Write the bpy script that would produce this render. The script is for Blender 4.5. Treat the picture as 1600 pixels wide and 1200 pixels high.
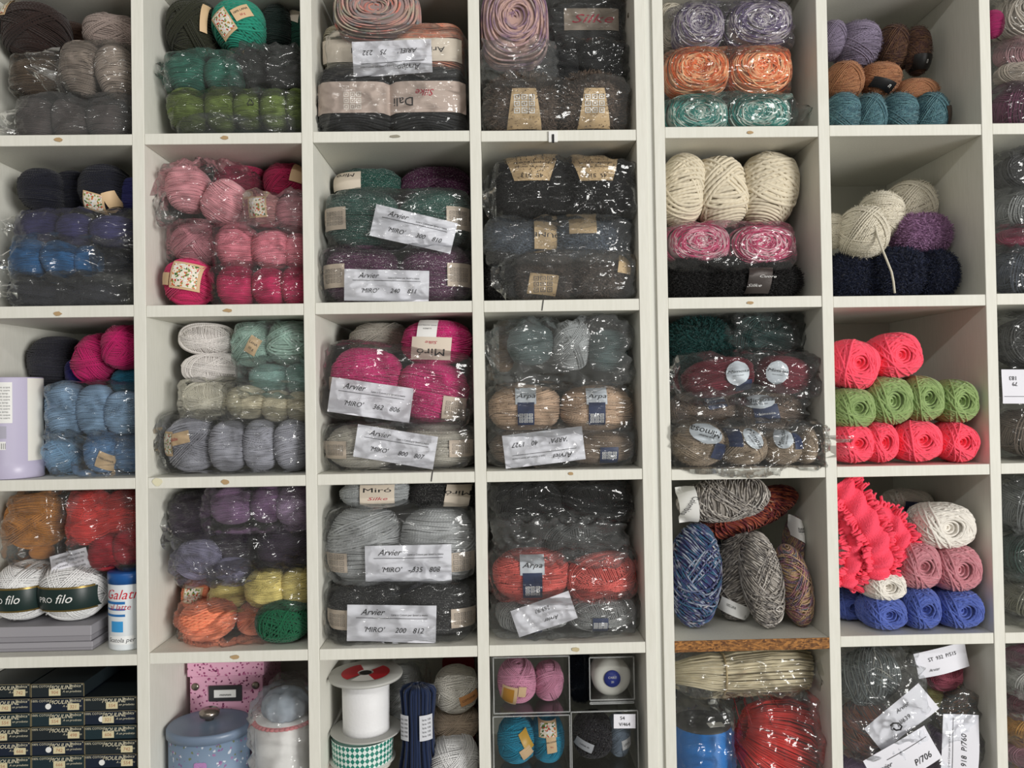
import bpy, math, random
import numpy as np
from mathutils import Vector, Matrix, noise as mnoise

for o in list(bpy.data.objects): bpy.data.objects.remove(o)
scene = bpy.context.scene
COL = scene.collection

# ------------------------------------------------------------------ camera
F, D0, EYE = 1200.0, 1.5, 1.5            # focal length in px of a 1600x1200 frame, distance to the shelf fronts, eye height
YAW, PITCH, ROLL = 0.02255658, 0.01346044, -0.01606929
def cam_axes():
    cy, sy, cp, sp, cr, sr = math.cos(YAW), math.sin(YAW), math.cos(PITCH), math.sin(PITCH), math.cos(ROLL), math.sin(ROLL)
    fw = Vector((sy*cp, cy*cp, sp)); r0 = Vector((cy, -sy, 0)); u0 = r0.cross(fw)
    return cr*r0+sr*u0, -sr*r0+cr*u0, fw
CR, CU, CF = cam_axes()
cam = bpy.data.cameras.new('camera'); cam.sensor_width = 36; cam.lens = 36*F/1600; cam.clip_start = .05
co = bpy.data.objects.new('camera', cam); COL.objects.link(co)
m = Matrix.Identity(4)
for i in range(3): m[i][0] = CR[i]; m[i][1] = CU[i]; m[i][2] = -CF[i]
m[0][3], m[1][3], m[2][3] = 0, -D0, EYE
co.matrix_world = m
scene.camera = co

# ------------------------------------------------------------------ world, lights, exposure
w = bpy.data.worlds.new('world'); scene.world = w; w.use_nodes = True
bg = w.node_tree.nodes['Background']; bg.inputs[0].default_value = (1, .94, .86, 1); bg.inputs[1].default_value = .25
def area(name, loc, target, sx, sy, power, col):
    l = bpy.data.lights.new(name, 'AREA'); l.shape = 'RECTANGLE'; l.size = sx; l.size_y = sy; l.energy = power; l.color = col
    o = bpy.data.objects.new(name, l); COL.objects.link(o); o.location = loc
    o.rotation_euler = (Vector(target)-Vector(loc)).to_track_quat('-Z', 'Y').to_euler(); return o
area('shop_window_light', (6.0, -6.8, 1.25), (0, 0, 1.3), 3.3, 2.2, 700, (1, .985, .95))
for tx in (-.9, .5): area('ceiling_tube_light', (tx, -2.7, 2.95), (tx*.6, .1, 1.3), 1.2, .06, 11, (1, .99, .95))
scene.view_settings.view_transform = 'Standard'; scene.view_settings.look = 'None'
scene.view_settings.gamma = 1; scene.view_settings.use_curve_mapping = False
scene.view_settings.exposure = -.07
try: scene.cycles.transparent_max_bounces = 24
except Exception: pass

# ------------------------------------------------------------------ helpers
def P(px, py, Y=0.0):
    v = CF + (px-800)/F*CR - (py-600)/F*CU
    t = (D0+Y)/v.y
    return Vector((0, -D0, EYE)) + t*v
def S(Y): return (D0+Y)/F
def lin(c):
    return tuple((x/255/12.92 if x/255 <= .04045 else ((x/255+.055)/1.055)**2.4) for x in c)
FLOORZ = {0: (.518, .5235), 1: (.184, .184), 2: (-.149, -.152), 3: (-.488, -.487), 4: (-.823, -.823)}
def fit_cell(x, hx, tol=-.0015):                        # keep a thing between the panels of its own cell
    for a, b in ((-1.0135, -.6963), (-.673, -.3692), (-.3476, -.0414), (-.0193, .2867), (.3434, .6489), (.6711, .9772), (.9992, 1.3045)):
        if a-.02 <= x <= b+.02:
            l, r = max(x-hx, a-tol), min(x+hx, b+tol); return (l+r)/2, (r-l)/2
    return x, hx
def row_of(cy): return 0 if cy < 212 else 1 if cy < 476 else 2 if cy < 742 else 3 if cy < 1012 else 4
def floor_z(cx, cy): return EYE+FLOORZ[row_of(cy)][0 if cx < 1025 else 1]
def obj(name, me, mat=None, parent=None):
    o = bpy.data.objects.new(name, me); COL.objects.link(o)
    if mat is not None:
        if not me.materials: me.materials.append(mat)
        o.material_slots[0].link = 'OBJECT'; o.material_slots[0].material = mat
    if parent is not None: o.parent = parent
    return o
def tag(o, label, cat, group=None, kind=None):
    o['label'] = label; o['category'] = cat
    if group: o['group'] = group
    if kind: o['kind'] = kind
    return o
def empty(name, loc=(0, 0, 0)):
    o = bpy.data.objects.new(name, None); o.location = loc; o.empty_display_size = .02; COL.objects.link(o); return o
def npmesh(name, V, faces, smooth=True, attrs=None):
    me = bpy.data.meshes.new(name); V = np.asarray(V, dtype=np.float32)
    if isinstance(faces, np.ndarray):
        n, k = faces.shape
        me.vertices.add(len(V)); me.vertices.foreach_set('co', V.ravel())
        me.loops.add(n*k); me.loops.foreach_set('vertex_index', faces.astype(np.int32).ravel())
        me.polygons.add(n); me.polygons.foreach_set('loop_start', np.arange(0, n*k, k, dtype=np.int32))
        me.update(calc_edges=True)
    else: me.from_pydata([tuple(map(float, v)) for v in V], [], [tuple(f) for f in faces])
    me.polygons.foreach_set('use_smooth', np.full(len(me.polygons), smooth))
    for k, a in (attrs or {}).items():
        at = me.attributes.new(k, 'FLOAT', 'POINT'); at.data.foreach_set('value', np.asarray(a, dtype=np.float32))
    me.validate(); me.update(); return me
class MB:                                   # collects boxes, lathes and tubes into one mesh
    def __init__(s): s.v = []; s.f = []
    def add(s, v, f):
        b = len(s.v); s.v += [tuple(x) for x in v]; s.f += [tuple(i+b for i in q) for q in f]; return s
    def box(s, a, b, bev=0):
        x0, y0, z0 = a; x1, y1, z1 = b
        if bev:
            e = bev; v = []; 
            for (z, i) in ((z0, e), (z0+e, 0), (z1-e, 0), (z1, e)):
                for (x, y) in ((x0+i, y0+e), (x0+e, y0+i), (x1-e, y0+i), (x1-i, y0+e), (x1-i, y1-e), (x1-e, y1-i), (x0+e, y1-i), (x0+i, y1-e)): v.append((x, y, z))
            f = [tuple(range(7, -1, -1)), tuple(range(24, 32))]
            for k in range(3):
                for j in range(8): f.append((k*8+j, k*8+(j+1) % 8, k*8+8+(j+1) % 8, k*8+8+j))
            return s.add(v, f)
        v = [(x, y, z) for z in (z0, z1) for (x, y) in ((x0, y0), (x1, y0), (x1, y1), (x0, y1))]
        return s.add(v, [(3, 2, 1, 0), (4, 5, 6, 7), (0, 1, 5, 4), (1, 2, 6, 5), (2, 3, 7, 6), (3, 0, 4, 7)])
    def lathe(s, prof, n=40, c=(0, 0, 0), sx=1, sy=1):
        v = []; f = []
        for (r, z) in prof:
            for k in range(n): a = 2*math.pi*k/n; v.append((c[0]+r*sx*math.cos(a), c[1]+r*sy*math.sin(a), c[2]+z))
        for i in range(len(prof)-1):
            for k in range(n): f.append((i*n+k, i*n+(k+1) % n, (i+1)*n+(k+1) % n, (i+1)*n+k))
        if prof[0][0] > 0: f.append(tuple(range(n-1, -1, -1)))
        if prof[-1][0] > 0: f.append(tuple((len(prof)-1)*n+k for k in range(n)))
        return s.add(v, f)
    def tube(s, pts, r, n=6, closed=False):
        pts = [Vector(p) for p in pts]; v = []; f = []; N = len(pts)
        for i, p in enumerate(pts):
            a = pts[(i-1) % N] if closed or i > 0 else p; b = pts[(i+1) % N] if closed or i < N-1 else p
            t = (b-a).normalized(); u = t.cross(Vector((0.3, 1, .2))).normalized(); q = t.cross(u)
            rr = r(i/(N-1)) if callable(r) else r
            for k in range(n): an = 2*math.pi*k/n; v.append(p+rr*(math.cos(an)*u+math.sin(an)*q))
        for i in range(N if closed else N-1):
            for k in range(n): f.append((i*n+k, i*n+(k+1) % n, ((i+1) % N)*n+(k+1) % n, ((i+1) % N)*n+k))
        if not closed: f.append(tuple(range(n-1, -1, -1))); f.append(tuple((N-1)*n+k for k in range(n)))
        return s.add(v, f)
    def mesh(s, name, smooth=False): return npmesh(name, s.v, s.f, smooth)

# ------------------------------------------------------------------ materials
MC = {}
def nmat(key):
    m = bpy.data.materials.new(key); m.use_nodes = True; nt = m.node_tree; return m, nt, nt.nodes['Principled BSDF']
def N(nt, t, **kw):
    n = nt.nodes.new('ShaderNode'+t)
    for k, v in kw.items(): setattr(n, k, v)
    return n
def plain(col, rough=.6, metal=0, key=None, spec=.4, bump=0, bscale=200, coat=0):
    k = ('plain', col, rough, metal, bump, coat)
    if k in MC: return MC[k]
    m, nt, b = nmat('plain'); b.inputs['Base Color'].default_value = (*lin(col), 1); b.inputs['Roughness'].default_value = rough
    b.inputs['Metallic'].default_value = metal; b.inputs['Specular IOR Level'].default_value = spec; b.inputs['Coat Weight'].default_value = coat
    tc = N(nt, 'TexCoord'); nz = N(nt, 'TexNoise'); nz.inputs['Scale'].default_value = bscale; nz.inputs['Detail'].default_value = 3
    nt.links.new(tc.outputs['Object'], nz.inputs['Vector'])
    if bump:
        bp = N(nt, 'Bump'); bp.inputs['Strength'].default_value = bump; bp.inputs['Distance'].default_value = .002
        nt.links.new(nz.outputs['Fac'], bp.inputs['Height']); nt.links.new(bp.outputs[0], b.inputs['Normal'])
    MC[k] = m; return m
def board_mat():
    if 'board' in MC: return MC['board']
    m, nt, b = nmat('white_melamine'); tc = N(nt, 'TexCoord'); mp = N(nt, 'Mapping'); mp.inputs['Scale'].default_value = (40, 40, 4)
    nz = N(nt, 'TexNoise'); nz.inputs['Scale'].default_value = 6; nz.inputs['Detail'].default_value = 5
    cr = N(nt, 'ValToRGB'); cr.color_ramp.elements[0].position = .3; cr.color_ramp.elements[1].position = .7
    cr.color_ramp.elements[0].color = (*lin((218, 217, 207)), 1); cr.color_ramp.elements[1].color = (*lin((225, 224, 215)), 1)
    L = nt.links.new; L(tc.outputs['Object'], mp.inputs[0]); L(mp.outputs[0], nz.inputs[0]); L(nz.outputs[0], cr.inputs[0]); L(cr.outputs[0], b.inputs['Base Color'])
    b.inputs['Roughness'].default_value = .6; b.inputs['Specular IOR Level'].default_value = .3; MC['board'] = m; return m
def chip_mat():
    m, nt, b = nmat('raw_chipboard'); tc = N(nt, 'TexCoord'); mp = N(nt, 'Mapping'); mp.inputs['Scale'].default_value = (150, 150, 300)
    vz = N(nt, 'TexVoronoi'); vz.inputs['Scale'].default_value = 1.2; cr = N(nt, 'ValToRGB')
    e = cr.color_ramp.elements; e[0].color = (*lin((84, 50, 22)), 1); e[1].color = (*lin((172, 118, 60)), 1)
    sp = N(nt, 'SeparateColor'); L = nt.links.new
    L(tc.outputs['Object'], mp.inputs[0]); L(mp.outputs[0], vz.inputs['Vector']); L(vz.outputs['Color'], sp.inputs[0]); L(sp.outputs[0], cr.inputs[0]); L(cr.outputs[0], b.inputs['Base Color'])
    b.inputs['Roughness'].default_value = .8; return m
def yarn(col, var=.14, ramp=None, sparkle=0, freq=.06, sheen=.15, speck=None):
    def ds(c): g = .3*c[0]+.59*c[1]+.11*c[2]; return c if max(c) > 250 else tuple(x+(g-x)*.13 for x in c)
    col = ds(col); ramp = [ds(c) for c in ramp] if ramp else None
    k = ('yarn', col, var, tuple(ramp) if ramp else None, sparkle, freq, speck)
    if k in MC: return MC[k]
    m, nt, b = nmat('yarn'); L = nt.links.new
    a1 = N(nt, 'Attribute', attribute_name='sid'); a2 = N(nt, 'Attribute', attribute_name='u'); a3 = N(nt, 'Attribute', attribute_name='v')
    if ramp:
        ma = N(nt, 'Math', operation='MULTIPLY'); ma.inputs[1].default_value = freq; L(a2.outputs['Fac'], ma.inputs[0])
        mb = N(nt, 'Math', operation='MULTIPLY'); mb.inputs[1].default_value = 37; L(a1.outputs['Fac'], mb.inputs[0])
        cx = N(nt, 'CombineXYZ'); L(ma.outputs[0], cx.inputs[0]); L(mb.outputs[0], cx.inputs[1])
        nz = N(nt, 'TexNoise'); nz.inputs['Scale'].default_value = 3; nz.inputs['Detail'].default_value = 2; L(cx.outputs[0], nz.inputs[0])
        mr = N(nt, 'MapRange'); mr.inputs[1].default_value = .28; mr.inputs[2].default_value = .72; L(nz.outputs[0], mr.inputs[0])
        cr = N(nt, 'ValToRGB'); el = cr.color_ramp.elements
        while len(el) < len(ramp): el.new(.5)
        for i, c in enumerate(ramp): el[i].position = i/(len(ramp)-1); el[i].color = (*lin(c), 1)
        L(mr.outputs[0], cr.inputs[0]); base = cr.outputs[0]
    else:
        rg = N(nt, 'RGB'); rg.outputs[0].default_value = (*lin(col), 1); base = rg.outputs[0]
    mr = N(nt, 'MapRange'); mr.inputs[3].default_value = 1-var; mr.inputs[4].default_value = 1+var; L(a1.outputs['Fac'], mr.inputs[0])
    hs = N(nt, 'HueSaturation'); L(base, hs.inputs['Color']); L(mr.outputs[0], hs.inputs['Value']); out = hs.outputs[0]
    if sparkle or speck:
        tc = N(nt, 'TexCoord'); vz = N(nt, 'TexNoise'); vz.inputs['Scale'].default_value = 42 if sparkle else 9; vz.inputs['Detail'].default_value = 1
        L(tc.outputs['Object'], vz.inputs[0]); st = N(nt, 'Math', operation='GREATER_THAN'); st.inputs[1].default_value = (.74-.06*sparkle) if sparkle else .70; L(vz.outputs[0], st.inputs[0])
        mx = N(nt, 'Mix', data_type='RGBA'); L(st.outputs[0], mx.inputs[0]); L(out, mx.inputs[6]); mx.inputs[7].default_value = (*lin(speck or (235, 235, 230)), 1); out = mx.outputs[2]
    L(out, b.inputs['Base Color']); b.inputs['Roughness'].default_value = .82; b.inputs['Specular IOR Level'].default_value = .25
    b.inputs['Sheen Weight'].default_value = sheen; b.inputs['Sheen Roughness'].default_value = .5
    ad = N(nt, 'Math', operation='ADD'); L(a2.outputs['Fac'], ad.inputs[0]); L(a3.outputs['Fac'], ad.inputs[1])
    m2 = N(nt, 'Math', operation='MULTIPLY'); m2.inputs[1].default_value = 6.2832; L(ad.outputs[0], m2.inputs[0]); sn = N(nt, 'Math', operation='SINE'); L(m2.outputs[0], sn.inputs[0])
    bp = N(nt, 'Bump'); bp.inputs['Strength'].default_value = .25; bp.inputs['Distance'].default_value = .001; L(sn.outputs[0], bp.inputs['Height']); L(bp.outputs[0], b.inputs['Normal'])
    MC[k] = m; return m
def film(haze=.05, gloss=1.0, tint=(253, 254, 254), rough=.1):
    k = ('film', haze, gloss, tint, rough)
    if k in MC: return MC[k]
    m, nt, b = nmat('clear_film'); nt.nodes.remove(b); out = nt.nodes['Material Output']; L = nt.links.new
    tr = N(nt, 'BsdfTransparent'); tr.inputs[0].default_value = (*lin(tint), 1)
    gl = N(nt, 'BsdfGlossy'); gl.inputs['Roughness'].default_value = rough; gl.inputs[0].default_value = (1, 1, 1, 1)
    df = N(nt, 'BsdfDiffuse'); df.inputs[0].default_value = (.8, .82, .82, 1)
    tc = N(nt, 'TexCoord'); hs = []
    for rot, sc in (((.2, .4, .3), (9, 9, 32)), ((.1, -.9, .2), (7, 7, 26)), ((0, .1, .6), (22, 12, 15))):      # long soft creases in three directions
        mp = N(nt, 'Mapping'); mp.inputs['Rotation'].default_value = rot; mp.inputs['Scale'].default_value = sc; nz = N(nt, 'TexNoise'); nz.inputs['Scale'].default_value = 1; nz.inputs['Detail'].default_value = 1.5
        nz.inputs['Distortion'].default_value = .6; L(tc.outputs['Object'], mp.inputs[0]); L(mp.outputs[0], nz.inputs['Vector'])
        sb = N(nt, 'Math', operation='SUBTRACT'); sb.inputs[1].default_value = .5; L(nz.outputs[0], sb.inputs[0]); ab = N(nt, 'Math', operation='ABSOLUTE'); L(sb.outputs[0], ab.inputs[0]); hs.append(ab)
    ad = N(nt, 'Math', operation='ADD'); L(hs[0].outputs[0], ad.inputs[0]); L(hs[1].outputs[0], ad.inputs[1]); a2 = N(nt, 'Math', operation='ADD'); L(ad.outputs[0], a2.inputs[0]); L(hs[2].outputs[0], a2.inputs[1])
    bp = N(nt, 'Bump'); bp.inputs['Strength'].default_value = .55; bp.inputs['Distance'].default_value = .017; bp.invert = True; L(a2.outputs[0], bp.inputs['Height'])
    L(bp.outputs[0], gl.inputs['Normal'])
    fr = N(nt, 'Fresnel'); fr.inputs[0].default_value = 1.5; L(bp.outputs[0], fr.inputs['Normal'])
    mu = N(nt, 'Math', operation='MULTIPLY', use_clamp=True); mu.inputs[1].default_value = .7*gloss; L(fr.outputs[0], mu.inputs[0])
    m1 = N(nt, 'MixShader'); m1.inputs[0].default_value = haze*.5; L(tr.outputs[0], m1.inputs[1]); L(df.outputs[0], m1.inputs[2])
    m2 = N(nt, 'MixShader'); L(mu.outputs[0], m2.inputs[0]); L(m1.outputs[0], m2.inputs[1]); L(gl.outputs[0], m2.inputs[2]); L(m2.outputs[0], out.inputs[0])
    MC[k] = m; return m
def acrylic():
    if 'acr' in MC: return MC['acr']
    m, nt, b = nmat('clear_acrylic'); nt.nodes.remove(b); out = nt.nodes['Material Output']; L = nt.links.new
    tr = N(nt, 'BsdfTransparent'); tr.inputs[0].default_value = (.985, .99, .992, 1); gl = N(nt, 'BsdfGlossy'); gl.inputs['Roughness'].default_value = .04
    fr = N(nt, 'Fresnel'); fr.inputs[0].default_value = 1.49; m2 = N(nt, 'MixShader'); mu = N(nt, 'Math', operation='MULTIPLY'); mu.inputs[1].default_value = .5; L(fr.outputs[0], mu.inputs[0])
    L(mu.outputs[0], m2.inputs[0]); L(tr.outputs[0], m2.inputs[1]); L(gl.outputs[0], m2.inputs[2]); L(m2.outputs[0], out.inputs[0]); MC['acr'] = m; return m
def floral(bgc=(222, 214, 196), cols=((60, 95, 45), (190, 60, 40), (225, 225, 230), (120, 140, 60), (200, 120, 60)), scale=330, thr=.42):
    k = ('floral', bgc, cols, scale, thr)
    if k in MC: return MC[k]
    m, nt, b = nmat('floral_print'); L = nt.links.new; tc = N(nt, 'TexCoord'); vz = N(nt, 'TexVoronoi'); vz.inputs['Scale'].default_value = scale
    geo = N(nt, 'NewGeometry'); L(geo.outputs['Position'], vz.inputs['Vector']); sp = N(nt, 'SeparateColor'); L(vz.outputs['Color'], sp.inputs[0])
    cr = N(nt, 'ValToRGB'); cr.color_ramp.interpolation = 'CONSTANT'; el = cr.color_ramp.elements
    while len(el) < len(cols): el.new(.5)
    for i, c in enumerate(cols): el[i].position = i/len(cols); el[i].color = (*lin(c), 1)
    L(sp.outputs[0], cr.inputs[0]); st = N(nt, 'Math', operation='LESS_THAN'); st.inputs[1].default_value = thr; L(sp.outputs[1], st.inputs[0])
    mx = N(nt, 'Mix', data_type='RGBA'); L(st.outputs[0], mx.inputs[0]); mx.inputs[6].default_value = (*lin(bgc), 1); L(cr.outputs[0], mx.inputs[7]); L(mx.outputs[2], b.inputs['Base Color'])
    b.inputs['Roughness'].default_value = .5; MC[k] = m; return m
INK = plain((28, 28, 32), .7); PAPER = plain((226, 226, 234), .7, bump=.05); KRAFT = plain((200, 172, 132), .7); CREAM = plain((214, 202, 186), .65)
NAVY = plain((34, 48, 84), .5); WHITE = plain((232, 232, 230), .6); REDINK = plain((176, 30, 60), .6); TAN = plain((206, 176, 138), .6)

# ------------------------------------------------------------------ lettering
TC = {}
def text_data(s, shear=0.0, bold=0.0):
    k = (s, shear, bold)
    if k in TC: return TC[k]
    cu = bpy.data.curves.new('t', 'FONT'); cu.body = s; cu.size = 1; cu.shear = shear; cu.offset = bold; cu.align_x = 'CENTER'; cu.align_y = 'CENTER'; cu.resolution_u = 2
    o = bpy.data.objects.new('t', cu); COL.objects.link(o)
    me = o.to_mesh(); V = np.array([v.co[:2] for v in me.vertices]); Fc = [tuple(p.vertices) for p in me.polygons]
    o.to_mesh_clear(); bpy.data.objects.remove(o); bpy.data.curves.remove(cu)
    TC[k] = (V, Fc); return TC[k]
def text(parent, s, x, z, size, mat=INK, shear=0., flip=0, rot=0, y=-.0008, bold=0., fn=None):
    V, Fc = text_data(s, shear, bold)
    if not len(V): return
    a = math.radians(rot+180*flip); X = V[:, 0]*size; Z = V[:, 1]*size
    X, Z = X*math.cos(a)+Z*math.sin(a)+x, -X*math.sin(a)+Z*math.cos(a)+z
    W = np.stack([X, np.full(len(X), y), Z], 1)
    if fn is not None: W = fn(X, Z)
    return obj('lettering', npmesh('lettering', W, Fc, False), mat, parent)

# ------------------------------------------------------------------ yarn prototypes
def unit(v): return v/np.linalg.norm(v, axis=-1, keepdims=True)
def loops(n, offs, NP):
    n = unit(np.array(n, float)); h = np.array([1., 0, 0]) if abs(n[0]) < .8 else np.array([0, 1., 0])
    u = unit(np.cross(n, h)); v = np.cross(n, u); t = np.linspace(0, 2*np.pi, NP, endpoint=False)
    o = np.asarray(offs)[:, None, None]; c = np.sqrt(np.maximum(1-o*o, .0004))
    return c*(np.cos(t)[None, :, None]*u+np.sin(t)[None, :, None]*v)+o*n
def tilted(axis, tilt, az):
    t, a = math.radians(tilt), math.radians(az); x, y, z = math.sin(t)*math.cos(a), math.sin(t)*math.sin(a), math.cos(t)
    return {'z': (x, y, z), 'y': (x, z, y), 'x': (z, x, y)}[axis]
def fib_fuzz(rng, n, L, wd, shape):
    d = unit(rng.normal(size=(n, 3))); base = shape(d); t = unit(rng.normal(size=(n, 3))+d*.6); t2 = unit(t+rng.normal(size=(n, 3))*.5); ln = L*(.4+rng.random((n, 1)))
    side = unit(np.cross(t, rng.normal(size=(n, 3))))*wd
    a = base*.98; b = a+t*ln*.5; c = b+t2*ln*.5
    V = np.stack([a-side, a+side, b+side*.8, b-side*.8, c], 1).reshape(-1, 3); i = np.arange(n)[:, None]*5
    return V, np.concatenate([i+0, i+1, i+2, i+3], 1), np.concatenate([i+3, i+2, i+4, i+4], 1)
PROTO = {}
def make_proto(name, seed, groups, r, p=2.3, aspect=(1, 1, 1), NP=52, sides=5, dimple=None, wob=.012, fuzz=0, fuzzL=.2, core=.93, fw=.008):
    """groups: list of (normal, offsets, layer radius); every strand a closed tube laid on the shaped ball"""
    rng = np.random.default_rng(seed); asp = np.array(aspect, float)
    def shape(d):
        q = d/(np.sum(np.abs(d)**p, axis=-1, keepdims=True)**(1/p))
        if dimple is not None:
            ax = {'x': 0, 'y': 1, 'z': 2}[dimple[0]]; rr = np.sqrt(np.maximum(1-d[..., ax]**2, 0)); k = 1-dimple[1]*np.exp(-(rr/dimple[2])**2)
            q = q.copy(); q[..., ax] = q[..., ax]*k
        return q*asp
    Vs, Fs, sid, uu, vv = [], [], [], [], []; base = 0
    for (nv, offs, lay) in groups:
        Lp = loops(nv, offs, NP); Sn = Lp.shape[0]
        ph = rng.random((Sn, 1))*6.28; t = np.linspace(0, 2*np.pi, NP, endpoint=False)[None]
        wobv = wob*(np.sin(2*t+ph)+.6*np.sin(5*t+ph*3))
        Lp = unit(Lp+wobv[..., None]*np.asarray(unit(np.array(nv, float))))
        pts = shape(Lp)*(lay+rng.normal(size=(Sn, 1, 1))*.008)
        nr = unit(Lp/asp); tg = unit(np.roll(pts, -1, 1)-np.roll(pts, 1, 1)); bn = unit(np.cross(tg, nr)); nr = np.cross(bn, tg)
        an = np.linspace(0, 2*np.pi, sides, endpoint=False)+np.pi
        ring = pts[:, :, None, :]+r*(np.cos(an)[None, None, :, None]*nr[:, :, None, :]+np.sin(an)[None, None, :, None]*bn[:, :, None, :])
        Vs.append(ring.reshape(-1, 3)); seg = np.linalg.norm(np.roll(pts, -1, 1)-pts, axis=-1); ln = np.concatenate([np.zeros((Sn, 1)), np.cumsum(seg, 1)[:, :-1]], 1)/(4*r)
        sid.append(np.repeat(rng.random(Sn), NP*sides)); uu.append(np.repeat((ln+rng.random((Sn, 1))*40).ravel(), sides)); vv.append(np.tile(np.arange(sides)/sides, Sn*NP))
        s, i, k = np.meshgrid(np.arange(Sn), np.arange(NP), np.arange(sides), indexing='ij')
        def vid(i_, k_): return base+(s*NP+i_ % NP)*sides+k_ % sides
        Fs.append(np.stack([vid(i, k), vid(i, k+1), vid(i+1, k+1), vid(i+1, k)], -1).reshape(-1, 4)); base += Sn*NP*sides
    # solid core
    nu, nvv = 24, 14; th = np.linspace(0, 2*np.pi, nu, endpoint=False); ph = np.linspace(-1.5, 1.5, nvv)
    d = np.stack([np.cos(ph)[:, None]*np.cos(th), np.cos(ph)[:, None]*np.sin(th), np.sin(ph)[:, None]+0*th], -1); Vs.append((shape(d)*core).reshape(-1, 3))
    i, k = np.meshgrid(np.arange(nvv-1), np.arange(nu), indexing='ij'); Fs.append(np.stack([base+i*nu+k, base+i*nu+(k+1) % nu, base+(i+1)*nu+(k+1) % nu, base+(i+1)*nu+k], -1).reshape(-1, 4))
    sid.append(np.full(nu*nvv, .2)); uu.append(np.zeros(nu*nvv)); vv.append(np.zeros(nu*nvv)); base += nu*nvv
    if fuzz:
        fv, f1, f2 = fib_fuzz(rng, fuzz, fuzzL, fw, shape); Vs.append(fv); Fs += [f1+base, f2+base]; m = len(fv)
        sid.append(np.repeat(rng.random(fuzz), 5)); uu.append(np.zeros(m)); vv.append(np.zeros(m))
    me = npmesh(name, np.concatenate(Vs), np.concatenate(Fs), True, {'sid': np.concatenate(sid), 'u': np.concatenate(uu), 'v': np.concatenate(vv)})
    PROTO[name] = (me, asp, p)
def spread(a, b, r): return np.linspace(a, b, max(2, int((b-a)/(1.75*r))))
def g_barrel(rng, r, axis='z', tilt=8, extra=3, base_tilt=0):
    az = rng.random()*360; g = [(tilted(axis, base_tilt+tilt*rng.random(), az), np.sin(np.linspace(-1.45, 1.45, int(2.9/(1.75*r)))), .97)]
    for i in range(extra):
        o = rng.uniform(-.5, .3); g.append((tilted(axis, base_tilt+rng.uniform(tilt, tilt*2.6), rng.random()*360), spread(o, o+rng.uniform(.2, .45), r), .985+.012*i))
    return g
def g_cross(rng, r, axis='z', n=7, lo=20, hi=65):
    g = g_barrel(rng, r, axis, 25, 0)
    for i in range(n):
        o = rng.uniform(-.35, .1); g.append((tilted(axis, rng.uniform(lo, hi), i*360/n*1.7+rng.random()*40), spread(o, o+rng.uniform(.25, .5), r), .975+.012*i))
    return g
def g_rosette(rng, r, axis='y', n=15, tilt=66):
    g = g_barrel(rng, r, axis, 5, 0)
    for i in range(n): g.append((tilted(axis, tilt+rng.uniform(-7, 5), -i*360/n+rng.uniform(-8, 8)), spread(.02, .02+rng.uniform(.16, .26), r), .955+.006*(i % 8)))
    return g
def g_cake(rng, r, tilt=3, n=1):
    g = []
    for q in range(n):
        fine = np.linspace(.03, .995, 400); mapped = fine/(fine**3+(1-fine**2)**1.5)**(1/3)
        for rad in np.interp(np.arange(.08, .985*mapped[-1], 1.6*r), mapped, fine):
            g.append((tilted('y', tilt*rng.random()+1, rng.random()*360), [-math.sqrt(1-rad*rad)], .97+.015*q))
        for o in np.arange(-.15, .9, 1.9*r): g.append((tilted('y', tilt*rng.random(), rng.random()*360), [o], .98))
    return g
R_ = np.random.default_rng
for i in range(3): make_proto(f'barrel{i}', i, g_barrel(R_(i), .026), .026, p=2.6)
for i in range(2): make_proto(f'barrelw{i}', 10+i, g_barrel(R_(10+i), .03, tilt=10), .03, p=2.6, aspect=(1.55, 1, 1))
for i in range(3): make_proto(f'cross{i}', 20+i, g_cross(R_(20+i), .027), .027, p=2.3)
for i in range(2): make_proto(f'crossw{i}', 30+i, g_cross(R_(30+i), .03, axis='x', lo=45, hi=80), .03, p=2.5, aspect=(1.6, 1, 1))
for i in range(3): make_proto(f'chunky{i}', 40+i, g_cross(R_(44+i), .05, n=5, lo=15, hi=55), .052, p=2.4, wob=.02)
for i in range(4): make_proto(f'rosette{i}', 50+i, g_rosette(R_(50+i), .058), .058, p=2.7, dimple=('y', .5, .3), wob=.02, core=.9)
for i in range(2): make_proto(f'cake{i}', 60+i, g_cake(R_(60+i), .028, 7), .03, p=3.2, dimple=('y', .35, .25), wob=.02, core=.92)
for i in range(3): make_proto(f'coil{i}', 70+i, g_cake(R_(70+i), .026, 18, 2), .025, p=2.8, dimple=('y', .3, .4), wob=.035, core=.9)
for i in range(3): make_proto(f'hank{i}', 80+i, g_barrel(R_(80+i), .03, 'z', 9, 5, base_tilt=14), .036, p=2.2, aspect=(1, 1, 2.3), wob=.03)
for i in range(2): make_proto(f'fuzzy{i}', 90+i, [((.1, .2, 1), spread(-.8, .8, .16), .9)], .09, p=2.6, NP=30, fuzz=11000, fuzzL=.3, core=.95, wob=.05, fw=.012)
make_proto('mohair0', 95, g_cross(R_(95), .03, n=5), .028, p=2.2, NP=44, fuzz=3500, fuzzL=.22, fw=.006)
make_proto('mohair1', 96, g_barrel(R_(96), .03, 'z', 14, 3), .028, p=2.2, NP=44, fuzz=3500, fuzzL=.22, fw=.006)
make_proto('messy', 97, [((a, b, c), spread(-.3, .3, .05), .96+.05*k/12) for k, (a, b, c) in enumerate(R_(97).normal(size=(14, 3)))], .04, p=2.4, aspect=(1.35, 1, 1), wob=.05)
for i in range(2): make_proto(f'drum{i}', 100+i, g_barrel(R_(100+i), .03, 'z', 4, 1), .03, p=5, aspect=(1.25, 1.1, 1))
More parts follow.
